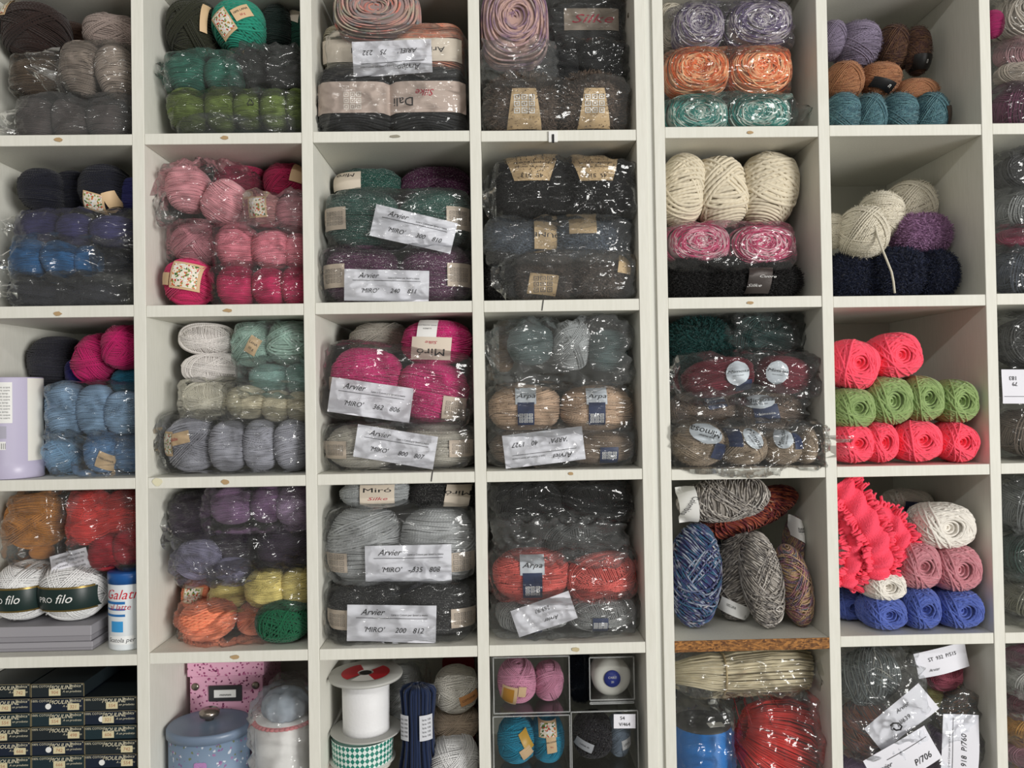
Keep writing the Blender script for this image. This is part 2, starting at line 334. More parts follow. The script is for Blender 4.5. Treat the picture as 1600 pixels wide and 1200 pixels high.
VAR = {'barrel': 3, 'barrelw': 2, 'cross': 3, 'crossw': 2, 'chunky': 3, 'rosette': 4, 'cake': 2, 'coil': 3, 'hank': 3, 'fuzzy': 2, 'mohair': 2, 'drum': 2}
CNT = {}; META = {}; FLOORED = set(); BALLS = []; INBOX = {}; LIFT = {'cross': .045, 'crossw': .05, 'chunky': .06, 'messy': .06, 'mohair': .03, 'barrel': .015, 'barrelw': .02, 'hank': .03}
def ball(cx, cy, w, h, mat, label, proto='barrel', Y=None, rot=0, f=0, dr=None, group=None, name='yarn_ball', cat='yarn ball'):
    if proto in VAR: CNT[proto] = CNT.get(proto, -1)+1; proto = f'{proto}{CNT[proto] % VAR[proto]}'
    me, asp, p = PROTO[proto]
    dpx = dr if dr else min(.5*min(w, h)*1.15, 44); s0 = S(.08); d = dpx*s0
    Yc = Y if Y is not None else .035+d
    s = S(Yc); c = P(cx, cy, Yc); rx = w/2*s; rz = h/2*s
    if f:
        zt = c.z+rz; zb = floor_z(cx, cy); c.z = (zt+zb)/2; rz = (zt-zb)/2
    o = obj(name, me, mat); o.location = c; o.rotation_euler = (0, math.radians(rot), 0); o.scale = (rx/asp[0], d/asp[1], rz/asp[2])
    META[o.name] = (p, tuple(asp)); FLOORED.add(o.name) if f else None; BALLS.append(o); return tag(o, label, cat, group)
def on_ball(o, lift=1.035):
    lift += LIFT.get(o.data.name.rstrip('0123456789'), 0)
    p, (ax, ay, az) = META[o.name]
    def fn(X, Z):
        X = np.asarray(X, float); Z = np.asarray(Z, float)
        q = np.clip(1-np.abs(X/lift)**p-np.abs(Z/lift)**p, .0, 1)**(1/p)
        return np.stack([X*ax, -(q*lift+.012)*ay, Z*az], 1)
    return fn
def band(o, a, b, wa, hb, mat, rot=0, taper=1.0, texts=(), name='paper_band', sym=None, lift=1.035, oval=False):
    """paper label lying on the ball, in units of the ball's half width / half height"""
    fn = on_ball(o, lift); n, k = 13, 9; r = math.radians(rot); X = []; Z = []
    for j in range(k):
        t = -1+2*j/(k-1); wx = wa/2*(1+(taper-1)*(t+1)/2)*(math.sqrt(max(.02, 1-t*t*.98)) if oval else 1)
        for i in range(n):
            x = (-1+2*i/(n-1))*wx; z = t*hb/2; X.append(a+x*math.cos(r)+z*math.sin(r)); Z.append(b-x*math.sin(r)+z*math.cos(r))
    V = fn(np.clip(X, -1.02, 1.02), np.clip(Z, -1.02, 1.02)); Fc = [(j*n+i, j*n+i+1, (j+1)*n+i+1, (j+1)*n+i) for j in range(k-1) for i in range(n-1)]
    bo = obj(name, npmesh(name, V, Fc, True), mat, o)
    fn2 = on_ball(o, lift+.012)
    for (s, x, z, size, tm, fl, sh) in texts:
        text(bo, s, a+x*math.cos(r)+z*math.sin(r), b-x*math.sin(r)+z*math.cos(r), size, tm, sh, fl, rot, fn=fn2)
    if sym: symbols(bo, a+sym[0], b+sym[1], sym[2], sym[3], fn2, sym[4] if len(sym) > 4 else WHITE)
    return bo
def symbols(parent, x0, z0, size, n, fn, mat):
    V = []; Fc = []
    for i in range(n):
        for j in range(n):
            cx, cz = x0+(i-(n-1)/2)*size, z0+(j-(n-1)/2)*size; a, b = size*.4, size*.27
            q = [(-a, -a), (a, -a), (a, a), (-a, a), (-b, -b), (b, -b), (b, b), (-b, b)]; k = len(V); V += [(cx+x, cz+z) for x, z in q]
            Fc += [(k+e, k+(e+1) % 4, k+4+(e+1) % 4, k+4+e) for e in range(4)]
            k = len(V); c = size*.12; V += [(cx-c, cz-c), (cx+c, cz-c), (cx+c, cz+c), (cx-c, cz+c)]; Fc.append((k, k+1, k+2, k+3))
    V = np.array(V); W = fn(V[:, 0], V[:, 1]); return obj('care_symbols', npmesh('care_symbols', W, Fc, False), mat, parent)
# ------------------------------------------------------------------ bags and cards
SEED = [0]
def bag(x0, y0, x1, y1, label, mat=None, Yf=.018, Yb=.25, f=0, amp=.006, p=7, rot=0, taper=.07, tails='', group=None, name='plastic_bag', n=(46, 26, 26)):
    SEED[0] += 1; sd = Vector((SEED[0]*7.3, SEED[0]*3.1, SEED[0]*1.7)); mat = mat or film()
    if ' pack' in label: Yf -= .005; amp = min(amp, .006)
    x0 -= 2; x1 += 2; y0 -= 2; y1 += 2 if not f else 0
    Ys = Yf+.035; a, b = P(x0, y1, Ys), P(x1, y0, Ys); mid = P((x0+x1)/2, (y0+y1)/2, Ys)
    hx, hz, hy = (x1-x0)/2*S(Ys), (y1-y0)/2*S(Ys), (Yb-Yf)/2; cz = mid.z
    if f:
        zt = cz+hz; zb = floor_z((x0+x1)/2, (y0+y1)/2)+.0015; cz = (zt+zb)/2; hz = (zt-zb)/2
    if Yf > -.004: mid.x, hx = fit_cell(mid.x, hx)
    nx, nz, ny = n; V = []; Fc = []; idx = {}
    def vid(q):
        k = (round(q[0], 5), round(q[1], 5), round(q[2], 5))
        if k not in idx: idx[k] = len(V); V.append(q)
        return idx[k]
    def face(fn, na, nb, inv):
        for i in range(na):
            for j in range(nb):
                q = [fn(-1+2*ii/na, -1+2*jj/nb) for ii, jj in ((i, j), (i+1, j), (i+1, j+1), (i, j+1))]; ids = [vid(t) for t in q]
                Fc.append(ids[::-1] if inv else ids)
    face(lambda u, v: (u, -1, v), nx, nz, False); face(lambda u, v: (u, 1, v), nx//3, nz//2, True) if False else face(lambda u, v: (u, 1, v), nx, nz, True)
    face(lambda u, v: (-1, u, v), ny, nz, True); face(lambda u, v: (1, u, v), ny, nz, False)
    face(lambda u, v: (u, v, 1), nx, ny, False); face(lambda u, v: (u, v, -1), nx, ny, True)
    out = []; H = Vector((hx, hy, hz))
    for q in V:
        s = (abs(q[0])**p+abs(q[1])**p+abs(q[2])**p)**(1/p); v = Vector((q[0]/s, q[1]/s, q[2]/s)); d = v.normalized()
        k = 1-taper*abs(v.x)**4; w = Vector((v.x*hx, v.y*hy*k, v.z*hz*k))
        st = Vector((w.x*1.0, w.y, w.z*1.6)); c1 = st*16+sd
        n1 = abs(mnoise.noise(c1+1.2*Vector((mnoise.noise(c1*.7), 0, mnoise.noise(c1*.7+sd))))); n2 = abs(mnoise.noise(st*42+sd*2)); n3 = mnoise.noise(st*9-sd)
        dd = amp*(1.1-3.0*n1-1.1*n2+.8*n3); w += Vector((d.x*dd*.8, d.y*dd, d.z*dd))
        out.append(w)
    # loose corners of film standing off the ends
    for t in tails:
        sx = -1 if t in 'lLa' else 1; k0 = len(out); L_ = {'l': .03, 'r': .03, 'L': .055, 'R': .055, 'a': .02, 'b': .02}[t]; m_ = 9
        for i in range(m_):
            for j in range(m_):
                u, v = i/(m_-1), -1+2*j/(m_-1); wob = .012*mnoise.noise(Vector((u*3, v*2.5, SEED[0]*1.9)))
                out.append(Vector((sx*(hx*.93+u*L_), -hy*.55-u*.02+wob+.01*math.sin(v*5+SEED[0]), v*hz*(.85-.55*u)+u*.25*hz*math.sin(SEED[0]*2.0)+wob)))
        for i in range(m_-1):
            for j in range(m_-1): q = (k0+i*m_+j, k0+(i+1)*m_+j, k0+(i+1)*m_+j+1, k0+i*m_+j+1); Fc.append(q)
    me = npmesh(name, [tuple(v) for v in out], [tuple(q) for q in Fc], True)
    o = obj(name, me, mat); o.location = (mid.x, Yf+hy, cz); o.rotation_euler = (0, math.radians(rot), 0)
    return tag(o, label, 'plastic bag', group)
def card(cx, cy, w, h, rot, Y, label, texts=(), mat=PAPER, name='printed_card', cat='card', bend=.004, lines=(), tilt=0):
    s = S(Y); W, Hh = w*s, h*s; n, k = 14, 7; sd = random.Random(cx*7+cy).random()*6
    def bz(x, z): return bend*(math.sin(x/W*5+sd)*.5+math.cos(z/Hh*3+x/W*4+sd)*.5)
    V = [((-.5+i/(n-1))*W, 0, (-.5+j/(k-1))*Hh) for j in range(k) for i in range(n)]; V = [(x, bz(x, z), z) for x, y, z in V]
    Fc = [(j*n+i, j*n+i+1, (j+1)*n+i+1, (j+1)*n+i) for j in range(k-1) for i in range(n-1)]
    o = obj(name, npmesh(name, V, Fc, True), mat); o.location = P(cx, cy, Y); o.rotation_euler = (math.radians(tilt), math.radians(rot), 0); tag(o, label, cat)
    def fn(X, Z): return np.stack([X, np.array([bz(a, b)-.0009 for a, b in zip(X, Z)]), Z], 1)
    for (t, x, z, size, tm, fl, sh) in texts: text(o, t, x*W, z*Hh, size*Hh, tm, sh, fl, fn=fn)
    for (xa, xb, z) in lines:
        m_ = 12; X = np.concatenate([np.linspace(xa*W, xb*W, m_)]*2); Z = np.concatenate([np.full(m_, z*Hh), np.full(m_, z*Hh+.0009)])
        obj('printed_line', npmesh('printed_line', fn(X, Z), [(i, i+1, m_+i+1, m_+i) for i in range(m_-1)], False), INK, o)
    return o
def shop_card(cx, cy, w, h, rot, Y, label, a, b='', c='', flip=0, extra='', z2=-.18):
    g = -1 if flip else 1; Y = .023
    tx = [('Arvier', g*-.22, g*.30, .24, INK, flip, .45), ('Lane e Cotoni per lavori a mano', g*.2, g*.24, .075, INK, flip, .2),
          (a, g*-.2, g*z2, .2, INK, flip, .3)]
    if b: tx.append((b, g*.1, g*z2, .2, INK, flip, .3))
    if c: tx.append((c, g*.3, g*z2, .2, INK, flip, .3))
    if extra: tx.append((extra, g*.02, g*z2, .26, INK, flip, .5))
    return card(cx, cy, w, h, rot, Y, label, tx, lines=[(-.4, .4, g*.14)])

# ================================================================== the shelving
BOARD = board_mat(); ZT, ZB = EYE+.853, 0.0; DEPTH = .375
def shelf_unit(label, xs, floors, chip=None):
    root = empty('shelving_unit', ((xs[0][0]+xs[-1][1])/2, .19, 0)); tag(root, label, 'shelving unit'); off = root.location
    def part(name, a, b, mat=BOARD, bev=.0008):
        a = Vector(a)-off; b = Vector(b)-off; return obj(name, MB().box(a, b, bev).mesh(name), mat, root)
    for i, (a, b) in enumerate(xs): part('side_panel' if i in (0, len(xs)-1) else 'divider_panel', (a, 0, ZB), (b, DEPTH, ZT))
    for c in range(len(xs)-1):
        x0, x1 = xs[c][1]+.0004, xs[c+1][0]-.0004
        for r, (t, b) in enumerate(floors):
            jig = random.Random(c*11+r).uniform(-.0012, .0012)
            sh = part('shelf_board', (x0, .001, EYE+b+jig), (x1, DEPTH, EYE+t+jig))
            if chip == (c, r): e = part('raw_chipboard_edge', (x0, -.0004, EYE+b+jig-.0003), (x1, .0012, EYE+t+jig+.0002), chip_mat(), 0); e['label'] = 'bare brown chipboard front edge'
    part('back_panel', (xs[0][0], DEPTH, ZB), (xs[-1][1], DEPTH+.006, ZT), plain((196, 196, 186), .6), 0)
    part('top_board', (xs[0][0], .001, ZT-.0), (xs[-1][1], DEPTH, ZT+.022)); part('plinth', (xs[0][1], .02, 0), (xs[-1][0], .04, EYE-1.19))
    return root
U1 = [(-1.0365, -1.0135), (-.6963, -.673), (-.3692, -.3476), (-.0414, -.0193), (.2867, .3082)]
U2 = [(.3218, .3434), (.6489, .6711), (.9772, .9992), (1.3045, 1.3265)]
F1 = [(.853, .831), (.518, .4965), (.184, .1612), (-.149, -.1702), (-.488, -.5095), (-.823, -.845), (-1.16, -1.182)]
F2 = [(.853, .831), (.5235, .5015), (.184, .1618), (-.152, -.173), (-.487, -.5082), (-.823, -.845), (-1.16, -1.182)]
unit1 = shelf_unit('white melamine cube shelving unit of four columns full of knitting yarn', U1, F1)
unit2 = shelf_unit('white melamine cube shelving unit with one raw chipboard shelf edge', U2, F2, chip=(0, 4))
fs = obj('filler_strip', MB().box((.3084, .006, 0), (.3216, .03, ZT)).mesh('filler_strip'), plain((214, 214, 206), .5)); fs['kind'] = 'structure'
wb = obj('wall_back', MB().box((-3, .42, 0), (3, .5, 2.9)).mesh('wall_back'), plain((205, 203, 194), .8)); wb['kind'] = 'structure'
fl = obj('floor', MB().box((-3, -4, -.05), (3, .5, 0)).mesh('floor'), plain((150, 146, 138), .5)); fl['kind'] = 'structure'
# glue and tape remains, screws, cracks on the shelf fronts
RES = plain((176, 148, 110), .8)
for i, (px, py, w_, h_, mt) in enumerate([(91, 218, 13, 7, RES), (351, 215, 13, 6, RES), (90, 490, 13, 7, RES), (356, 485, 15, 6, RES), (352, 753, 14, 8, RES), (367, 1027, 14, 7, RES), (1172, 207, 11, 5, RES), (1172, 473, 13, 5, RES), (892, 740, 9, 6, RES),
        (1172, 739, 11, 5, plain((170, 165, 150), .8)), (617, 213, 18, 5, plain((150, 145, 130), .8)), (899, 1015, 14, 7, plain((190, 176, 140), .8)), (246, 753, 17, 13, plain((222, 217, 188), .5))]):
    r = random.Random(i); c = P(px, py, 0); s = S(0); pr = unit1 if px < 1030 else unit2
    pts = [(math.cos(a)*w_/2*s*r.uniform(.75, 1.1), math.sin(a)*h_/2*s*r.uniform(.75, 1.1)) for a in [k*math.pi/5 for k in range(10)]]
    V = [(x, 0, z) for x, z in pts]+[(x, .0012, z) for x, z in pts]; nn = len(pts)
    o = obj('glue_residue', npmesh('glue_residue', V, [tuple(range(nn))]+[(k, nn+k, nn+(k+1) % nn, (k+1) % nn) for k in range(nn)], False), mt, pr); o.location = c+Vector((0, -.0007, 0))-pr.location; o['label'] = 'old glue mark on shelf edge'
for (px, py, pr) in [(848, 477, unit1), (675, 744, unit1)]:
    o = obj('edge_crack', MB().box((-.0008, -.0006, -.0105), (.0008, .001, .0105)).mesh('edge_crack'), INK, pr); o.location = P(px, py, 0)-pr.location; o.rotation_euler = (0, .15, 0)
t = empty('shelf_clip', P(864, 214, 0)); tag(t, 'small white clip with black peg on the shelf edge', 'clip')
obj('plate', MB().box((-.009, -.003, -.011), (.009, -.0002, .011), .0008).mesh('plate'), WHITE, t); obj('peg', MB().box((-.002, -.0055, -.013), (.002, -.003, .004), .0006).mesh('peg'), INK, t)
for (px, py, Y) in [(981, 24, .06), (1003, 942, .05)]:
    p_ = P(px, py, Y); o = obj('screw_cap', MB().lathe([(.0, 0), (.005, 0), (.004, .002), (0, .0022)], 14).mesh('screw_cap', True), plain((120, 112, 100), .4, .6), unit1)
    o.rotation_euler = (0, -math.pi/2, 0); o.location = Vector((.2866, p_.y, p_.z))-unit1.location

# ================================================================== contents, cell by cell
FILM, HAZY, CLEAR = film(.045), film(.11), film(.02)
def balls(lst, mat, label, group, proto='barrel', f=0, **kw):
    return [ball(*b[:4], mat, label, proto, rot=b[4] if len(b) > 4 else 0, f=f, group=group, **kw) for b in lst]
def bilba(o, a, b, w, h, rot=0, tag_side=1):           # floral picture label with a tan text tag
    bo = band(o, a, b, w, h, TAN, rot, name='picture_label'); fn = on_ball(o, 1.06); r = math.radians(rot); X = []; Z = []
    for j in range(6):
        for i in range(6):
            x = (-.42+.84*i/5)*w; z = (-.42+.84*j/5)*h; X.append(a+x*math.cos(r)+z*math.sin(r)); Z.append(b-x*math.sin(r)+z*math.cos(r))
    obj('flower_print', npmesh('flower_print', fn(np.clip(X, -1, 1), np.clip(Z, -1, 1)), [(j*6+i, j*6+i+1, j*6+i+7, j*6+i+6) for j in range(5) for i in range(5)], True), floral(), bo)
    return bo
# ---- column 1, row 1: browns and taupe
o = ball(58, 53, 91, 88, yarn((44, 28, 24)), 'dark chocolate brown yarn ball with a floral picture label', 'cross', Y=.11); bilba(o, -.72, .62, .62, .72, 12)
ball(120, 62, 56, 48, yarn((70, 46, 34)), 'mid brown yarn ball behind the dark chocolate one', 'barrel', Y=.2, rot=15)
ball(181, 56, 92, 58, yarn((158, 140, 132)), 'taupe grey yarn ball lying loose above bagged taupe balls', 'cross', Y=.11, rot=10)
balls([(131, 110, 64, 84, 10), (186, 118, 62, 90, -8)], yarn((150, 134, 122)), 'taupe yarn ball inside the knotted clear bag', 'taupe balls in the knotted bag', 'barrel', Y=.08)
bag(92, 66, 216, 162, 'clear plastic bag twisted shut around two taupe yarn balls', FILM, Yf=.015, Yb=.2, tails='L', p=4)
ball(68, 124, 84, 58, yarn((92, 72, 54)), 'medium brown yarn ball in a thin clear bag', 'barrelw', Y=.1)
bag(24, 92, 112, 156, 'thin clear bag holding a medium brown yarn ball', CLEAR, Yf=.03, Yb=.2)
balls([(64, 186, 58, 60), (118, 186, 58, 62), (174, 184, 60, 62)], yarn((74, 64, 62)), 'dark taupe yarn ball in the low wide bag', 'dark taupe balls on the shelf', 'barrel', f=1, Y=.09)
bag(30, 150, 226, 214, 'low wide clear bag of dark taupe yarn balls', film(.09), f=1, Yf=.02, Yb=.26, tails='L')
# ---- column 2, row 1: greens
o = ball(305, 50, 80, 90, yarn((40, 42, 26)), 'very dark olive yarn ball with a tan label edge', 'cross', Y=.1); band(o, .72, .1, .22, 1.0, TAN, 4)
o = ball(376, 46, 82, 82, yarn((24, 138, 112)), 'bright teal green yarn ball with floral label and tan tag', 'chunky', Y=.09); bilba(o, -.3, -.28, .72, 1.0, -32); band(o, .42, .12, .7, .5, TAN, -32, texts=[('100% LANA', 0, .08, .12, INK, 0, 0), ('50 g', 0, -.1, .12, REDINK, 0, 0)])
ball(434, 46, 50, 70, yarn((14, 34, 30)), 'almost black green yarn ball standing between two greener ones', 'barrel', Y=.11)
o = ball(470, 52, 44, 66, yarn((18, 70, 54)), 'dark green yarn ball with a small pale text label', 'barrel', Y=.12); band(o, -.2, .5, .9, .6, CREAM, 12)
balls([(297, 118, 64, 60), (352, 121, 62, 56)], yarn((36, 112, 92)), 'sea green yarn ball wrapped in clear film', 'sea green balls', 'barrel', Y=.08)
bag(263, 86, 386, 150, 'clear bag around two sea green yarn balls', FILM, Yf=.012, Yb=.2, tails='ab')
balls([(398, 110, 58, 62), (450, 112, 58, 62)], yarn((40, 42, 40)), 'charcoal yarn ball in the crumpled dark bag', 'charcoal balls', 'barrel', Y=.09)
bag(362, 76, 486, 146, 'crumpled clear bag of charcoal yarn balls', film(.06), Yf=.018, Yb=.22, amp=.011)
balls([(296, 174, 58, 66), (347, 174, 48, 64), (389, 173, 44, 62), (431, 173, 48, 64), (470, 172, 44, 64)], yarn((104, 124, 50)), 'olive green yarn ball in a long clear bag', 'olive balls in a row', 'barrel', Y=.07)
rb_ = bag(264, 144, 488, 204, 'long clear bag of olive green yarn balls with recycling mark', FILM, Yf=.008, Yb=.24)
rm = MB(); tri = [(.0, .0075), (.0075, -.005), (-.0075, -.005)]
for k in range(3):
    p, q = Vector((tri[k][0], 0, tri[k][1])), Vector((tri[(k+1) % 3][0], 0, tri[(k+1) % 3][1])); rm.tube([p.lerp(q, .12), p.lerp(q, .8)], .0009, 4); rm.tube([p.lerp(q, .72)+Vector((0, 0, .002)), p.lerp(q, .88), p.lerp(q, .72)-Vector((0, 0, .002))], .0007, 4)
o = obj('recycling_mark', rm.mesh('recycling_mark'), INK, rb_); o.location = P(391, 160, .006)-rb_.location
ball(385, 204, 190, 26, yarn((34, 62, 50)), 'dark green yarn pressed flat under the olive bag', 'crossw', Y=.1, f=1)
bag(281, 188, 480, 210, 'flattened clear bag with dark green yarn under the olive bag', film(.06), f=1, Yf=.01, Yb=.22)
# ---- column 3, row 1
VARI = yarn((150, 130, 120), ramp=[(128, 126, 110), (168, 158, 138), (196, 140, 130), (120, 128, 130), (205, 110, 95), (150, 140, 118)], freq=.03)
ball(590, 16, 134, 106, VARI, 'large variegated pink and olive yarn cake lying on a pack', 'cake', Y=.05, dr=40)
for cx, mt in ((556, yarn((150, 148, 120), ramp=[(140, 138, 112), (178, 172, 150), (160, 150, 120)])), (670, yarn((190, 130, 105), ramp=[(178, 150, 130), (205, 120, 90), (170, 150, 130)]))):
    o = ball(cx, 88, 112, 82, mt, f'{"olive cream" if cx < 600 else "orange pink"} yarn cake with pale paper band in the pack', 'drum', Y=.09); band(o, 0, -.25, 1.9, .9, CREAM, name='paper_band', texts=[('Ariel', .2, 0, .3, INK, 1, 0)])
bag(511, 48, 728, 130, 'clear pack of two variegated yarn cakes with an inverted card', film(.06), Yf=.014, Yb=.24, tails='')
shop_card(613, 90, 124, 54, -2, .024, 'white card lying upside down in the variegated pack', "ARIEL'", '75', '232', flip=1)
for cx, tx in ((557, []), (672, [('Silke', -.05, .12, .26, REDINK, 1, .3), ('Dali', -.62, -.12, .34, INK, 1, 0)])):
    o = ball(cx, 157, 116, 96, yarn((34, 35, 38)), f'black yarn cake with {"red script on" if tx else "care symbols on"} its broad beige band', 'drum', Y=.09, f=1, dr=50); band(o, 0, .02, 1.98, .86, plain((190, 172, 162), .6), texts=tx, sym=None if tx else (.0, -.1, .17, 3, plain((235, 228, 220), .6)))
bag(492, 106, 734, 210, 'clear pack of two black yarn cakes with beige bands', film(.035), f=1, Yf=.008, Yb=.24, tails='l')
# ---- column 4, row 1
ball(803, 46, 108, 120, yarn((170, 140, 140), ramp=[(178, 150, 148), (140, 112, 130), (196, 158, 146), (120, 90, 120), (176, 156, 150)], freq=.04), 'large mauve and beige tweed yarn cake with an open centre', 'cake', Y=.052, dr=42)
bag(756, 70, 866, 130, 'loose clear bag crumpled under the mauve yarn cake', film(.12), Yf=.004, Yb=.16, amp=.012)
o = ball(914, 44, 112, 66, yarn((40, 40, 42)), 'black yarn cake whose taupe band carries red script', 'drum', Y=.15); band(o, .1, -.05, 1.5, 1.1, plain((150, 136, 122), .6), texts=[('Silke', 0, .0, .62, REDINK, 0, .35)])
bag(838, -8, 980, 84, 'clear bag around the black cake with taupe band', film(.07), Yf=.07, Yb=.26, amp=.011)
balls([(865, 106, 88, 50), (944, 100, 90, 58)], yarn((26, 27, 30)), 'black yarn ball in the shiny bag above brown fur yarn', 'black balls in shiny bag', 'crossw', Y=.1)
bag(814, 72, 992, 134, 'shiny clear bag of black yarn balls', film(.03), Yf=.025, Yb=.24, amp=.011)
for cx, a, w_, ty in ((816, .02, .78, .68), (926, .0, .82, .6)):
    o = ball(cx, 164, 112, 84, yarn((112, 92, 78)), f'brown furry yarn roll with tapered kraft label, {"nearer the divider" if cx < 900 else "under the black bag"}', 'fuzzy', Y=.09, f=1, dr=48); band(o, a, -.3, .95, 1.15, KRAFT, 0, ty, sym=(0, .1, .2, 3), lift=1.08)
bag(756, 124, 986, 212, 'clear pack of two brown furry yarn rolls', film(.06), f=1, Yf=.0, Yb=.24, tails='')
# ---- column 5, row 1
PUR = yarn((100, 84, 120), ramp=[(84, 68, 110), (100, 84, 122), (112, 94, 130), (205, 198, 200), (92, 76, 116), (84, 70, 108), (120, 102, 138)], freq=.03)
ORA = yarn((240, 120, 60), ramp=[(236, 96, 44), (238, 108, 50), (240, 120, 56), (250, 200, 150), (238, 104, 48), (232, 98, 44), (242, 122, 62)], freq=.03)
TEA = yarn((50, 140, 130), ramp=[(36, 126, 116), (40, 132, 122), (56, 144, 134), (200, 212, 202), (40, 130, 120), (36, 122, 112), (66, 150, 140)], freq=.03)
ball(1046, 46, 50, 74, yarn((190, 182, 165)), 'off-white skein beside the purple skeins', 'coil', Y=.1)
balls([(1089, 48, 84, 70), (1181, 45, 108, 72)], PUR, 'purple and white skein in a clear pack', 'purple and white skeins', 'coil', Y=.08)
bag(1036, 8, 1240, 86, 'clear pack of purple and white skeins on top of orange', FILM, Yf=.012, Yb=.22, amp=.009)
balls([(1086, 117, 100, 74), (1182, 117, 102, 76)], ORA, 'bright orange skein flecked with cream in a pack', 'orange skeins', 'coil', Y=.08)
bag(1030, 79, 1236, 158, 'clear pack of two bright orange skeins', FILM, Yf=.012, Yb=.22, amp=.009)
balls([(1086, 178, 100, 56), (1182, 178, 104, 56)], TEA, 'teal and white skein in the lowest pack', 'teal skeins', 'coil', Y=.08, f=1)
bag(1030, 151, 1246, 206, 'clear pack of two teal skeins with a loose corner', FILM, f=1, Yf=.012, Yb=.22, tails='R')
# ---- column 6, row 1
LIL = yarn((126, 114, 138), var=.2); MAR = yarn((86, 58, 46), ramp=[(78, 50, 46), (110, 76, 50), (70, 42, 44), (132, 96, 66)]); RUS = yarn((150, 92, 60), ramp=[(150, 88, 56), (172, 116, 76), (124, 74, 52)]); PET = yarn((60, 122, 140), ramp=[(62, 106, 118), (90, 134, 142), (54, 92, 106), (116, 150, 154)])
balls([(1300, 64, 50, 58), (1338, 72, 72, 72)], LIL, 'lilac mohair ball in the uppermost layer', 'lilac mohair balls', 'mohair', Y=.12)
o = ball(1394, 78, 58, 74, MAR, 'fuzzy maroon brown ball beside the lilac ones', 'mohair', Y=.14)
o = ball(1433, 80, 42, 78, MAR, 'fuzzy brown ball with black label and white mark', 'mohair', Y=.13); band(o, 0, -.62, 1.5, .55, plain((22, 20, 20), .4), texts=[('n', .2, 0, .3, WHITE, 0, .3)])
for k, b in enumerate([(1318, 128, 58, 58), (1374, 124, 64, 50), (1432, 142, 70, 36)]):
    o = ball(*b, RUS, ['rust orange fuzzy ball squeezed against the divider', 'rust orange fuzzy ball with black label', 'rust orange fuzzy ball lying flat on teal yarn'][k], 'mohair', Y=.1)
    if k == 1: band(o, -.15, -.65, 1.2, .5, plain((22, 22, 24), .4), 20, texts=[('n', .3, 0, .3, WHITE, 0, .3)])
bl = balls([(1316, 172, 52, 54), (1358, 174, 50, 52), (1403, 173, 56, 54)], PET, 'petrol blue fuzzy ball on the shelf board', 'petrol blue fuzzy balls', 'mohair', Y=.09, f=1)
o = ball(1452, 173, 56, 54, PET, 'petrol blue fuzzy ball with dark brown end label', 'mohair', Y=.09, f=1); band(o, .72, -.35, .5, 1.1, plain((52, 40, 34), .4), -15)
# ---- column 7, row 1
ball(1612, 30, 116, 76, yarn((200, 190, 178)), 'pale greige skein in clear bag on the top layer', 'coil', Y=.1); bag(1553, -10, 1680, 66, 'clear bag of pale greige yarn on top', FILM)
ball(1552, 38, 30, 44, yarn((150, 16, 84)), 'magenta yarn peeping out beside the greige bag', 'barrel', Y=.05, dr=12)
ball(1615, 86, 120, 46, yarn((190, 138, 146)), 'dusty pink skein under the greige bag', 'crossw', Y=.1)
ball(1615, 118, 120, 44, yarn((178, 164, 150)), 'beige skein in a shiny bag', 'crossw', Y=.1); bag(1552, 64, 1690, 140, 'shiny clear bag of pink and beige skeins', film(.08), amp=.01)
ball(1618, 166, 130, 66, yarn((112, 46, 84)), 'plum purple yarn in a tied bag', 'crossw', Y=.09, f=1); bag(1551, 132, 1700, 204, 'knotted clear bag of plum yarn on the shelf', FILM, f=1, tails='l')
# ---- column 1, row 2: blues
NVY = yarn((16, 18, 34)); 
balls([(70, 299, 68, 66), (118, 301, 58, 64)], NVY, 'black navy yarn ball on top of blue bags', 'black navy balls', 'barrel', Y=.11)
o = ball(168, 300, 76, 80, NVY, 'black navy yarn ball with open floral label', 'barrel', Y=.1); bilba(o, -.05, -.62, .9, .62, 14); band(o, .65, -.5, .5, .5, TAN, -20)
ball(210, 306, 40, 54, yarn((44, 46, 110)), 'small blue violet ball against the divider', 'barrel', Y=.1)
balls([(70, 357, 62, 50), (122, 361, 56, 54), (180, 363, 68, 54)], yarn((58, 56, 108)), 'violet blue yarn ball in a long bag', 'violet blue balls', 'barrel', Y=.085)
bag(30, 330, 222, 390, 'long clear bag of violet blue yarn balls', FILM, Yf=.014, Yb=.22, tails='l')
balls([(52, 402, 56, 62), (100, 405, 58, 60), (140, 409, 42, 54)], yarn((36, 100, 158)), 'azure blue yarn ball in a clear bag', 'azure balls', 'barrel', Y=.085)
bag(22, 370, 162, 438, 'clear bag of azure blue yarn balls', FILM, Yf=.012, Yb=.22, tails='l')
ball(186, 408, 64, 60, yarn((36, 42, 62)), 'dark navy ball beside the azure bag', 'barrel', Y=.1); bag(154, 376, 224, 442, 'clear bag around one dark navy ball', FILM, Yf=.03, Yb=.2, amp=.01)
balls([(62, 456, 84, 56), (144, 456, 100, 56)], yarn((38, 40, 52)), 'blackish blue yarn in the bottom bag', 'blackish blue yarn', 'crossw', Y=.1, f=1)
bag(20, 428, 226, 484, 'low clear bag of blackish blue yarn on the shelf', film(.07), f=1, Yf=.012, Yb=.24, tails='L')
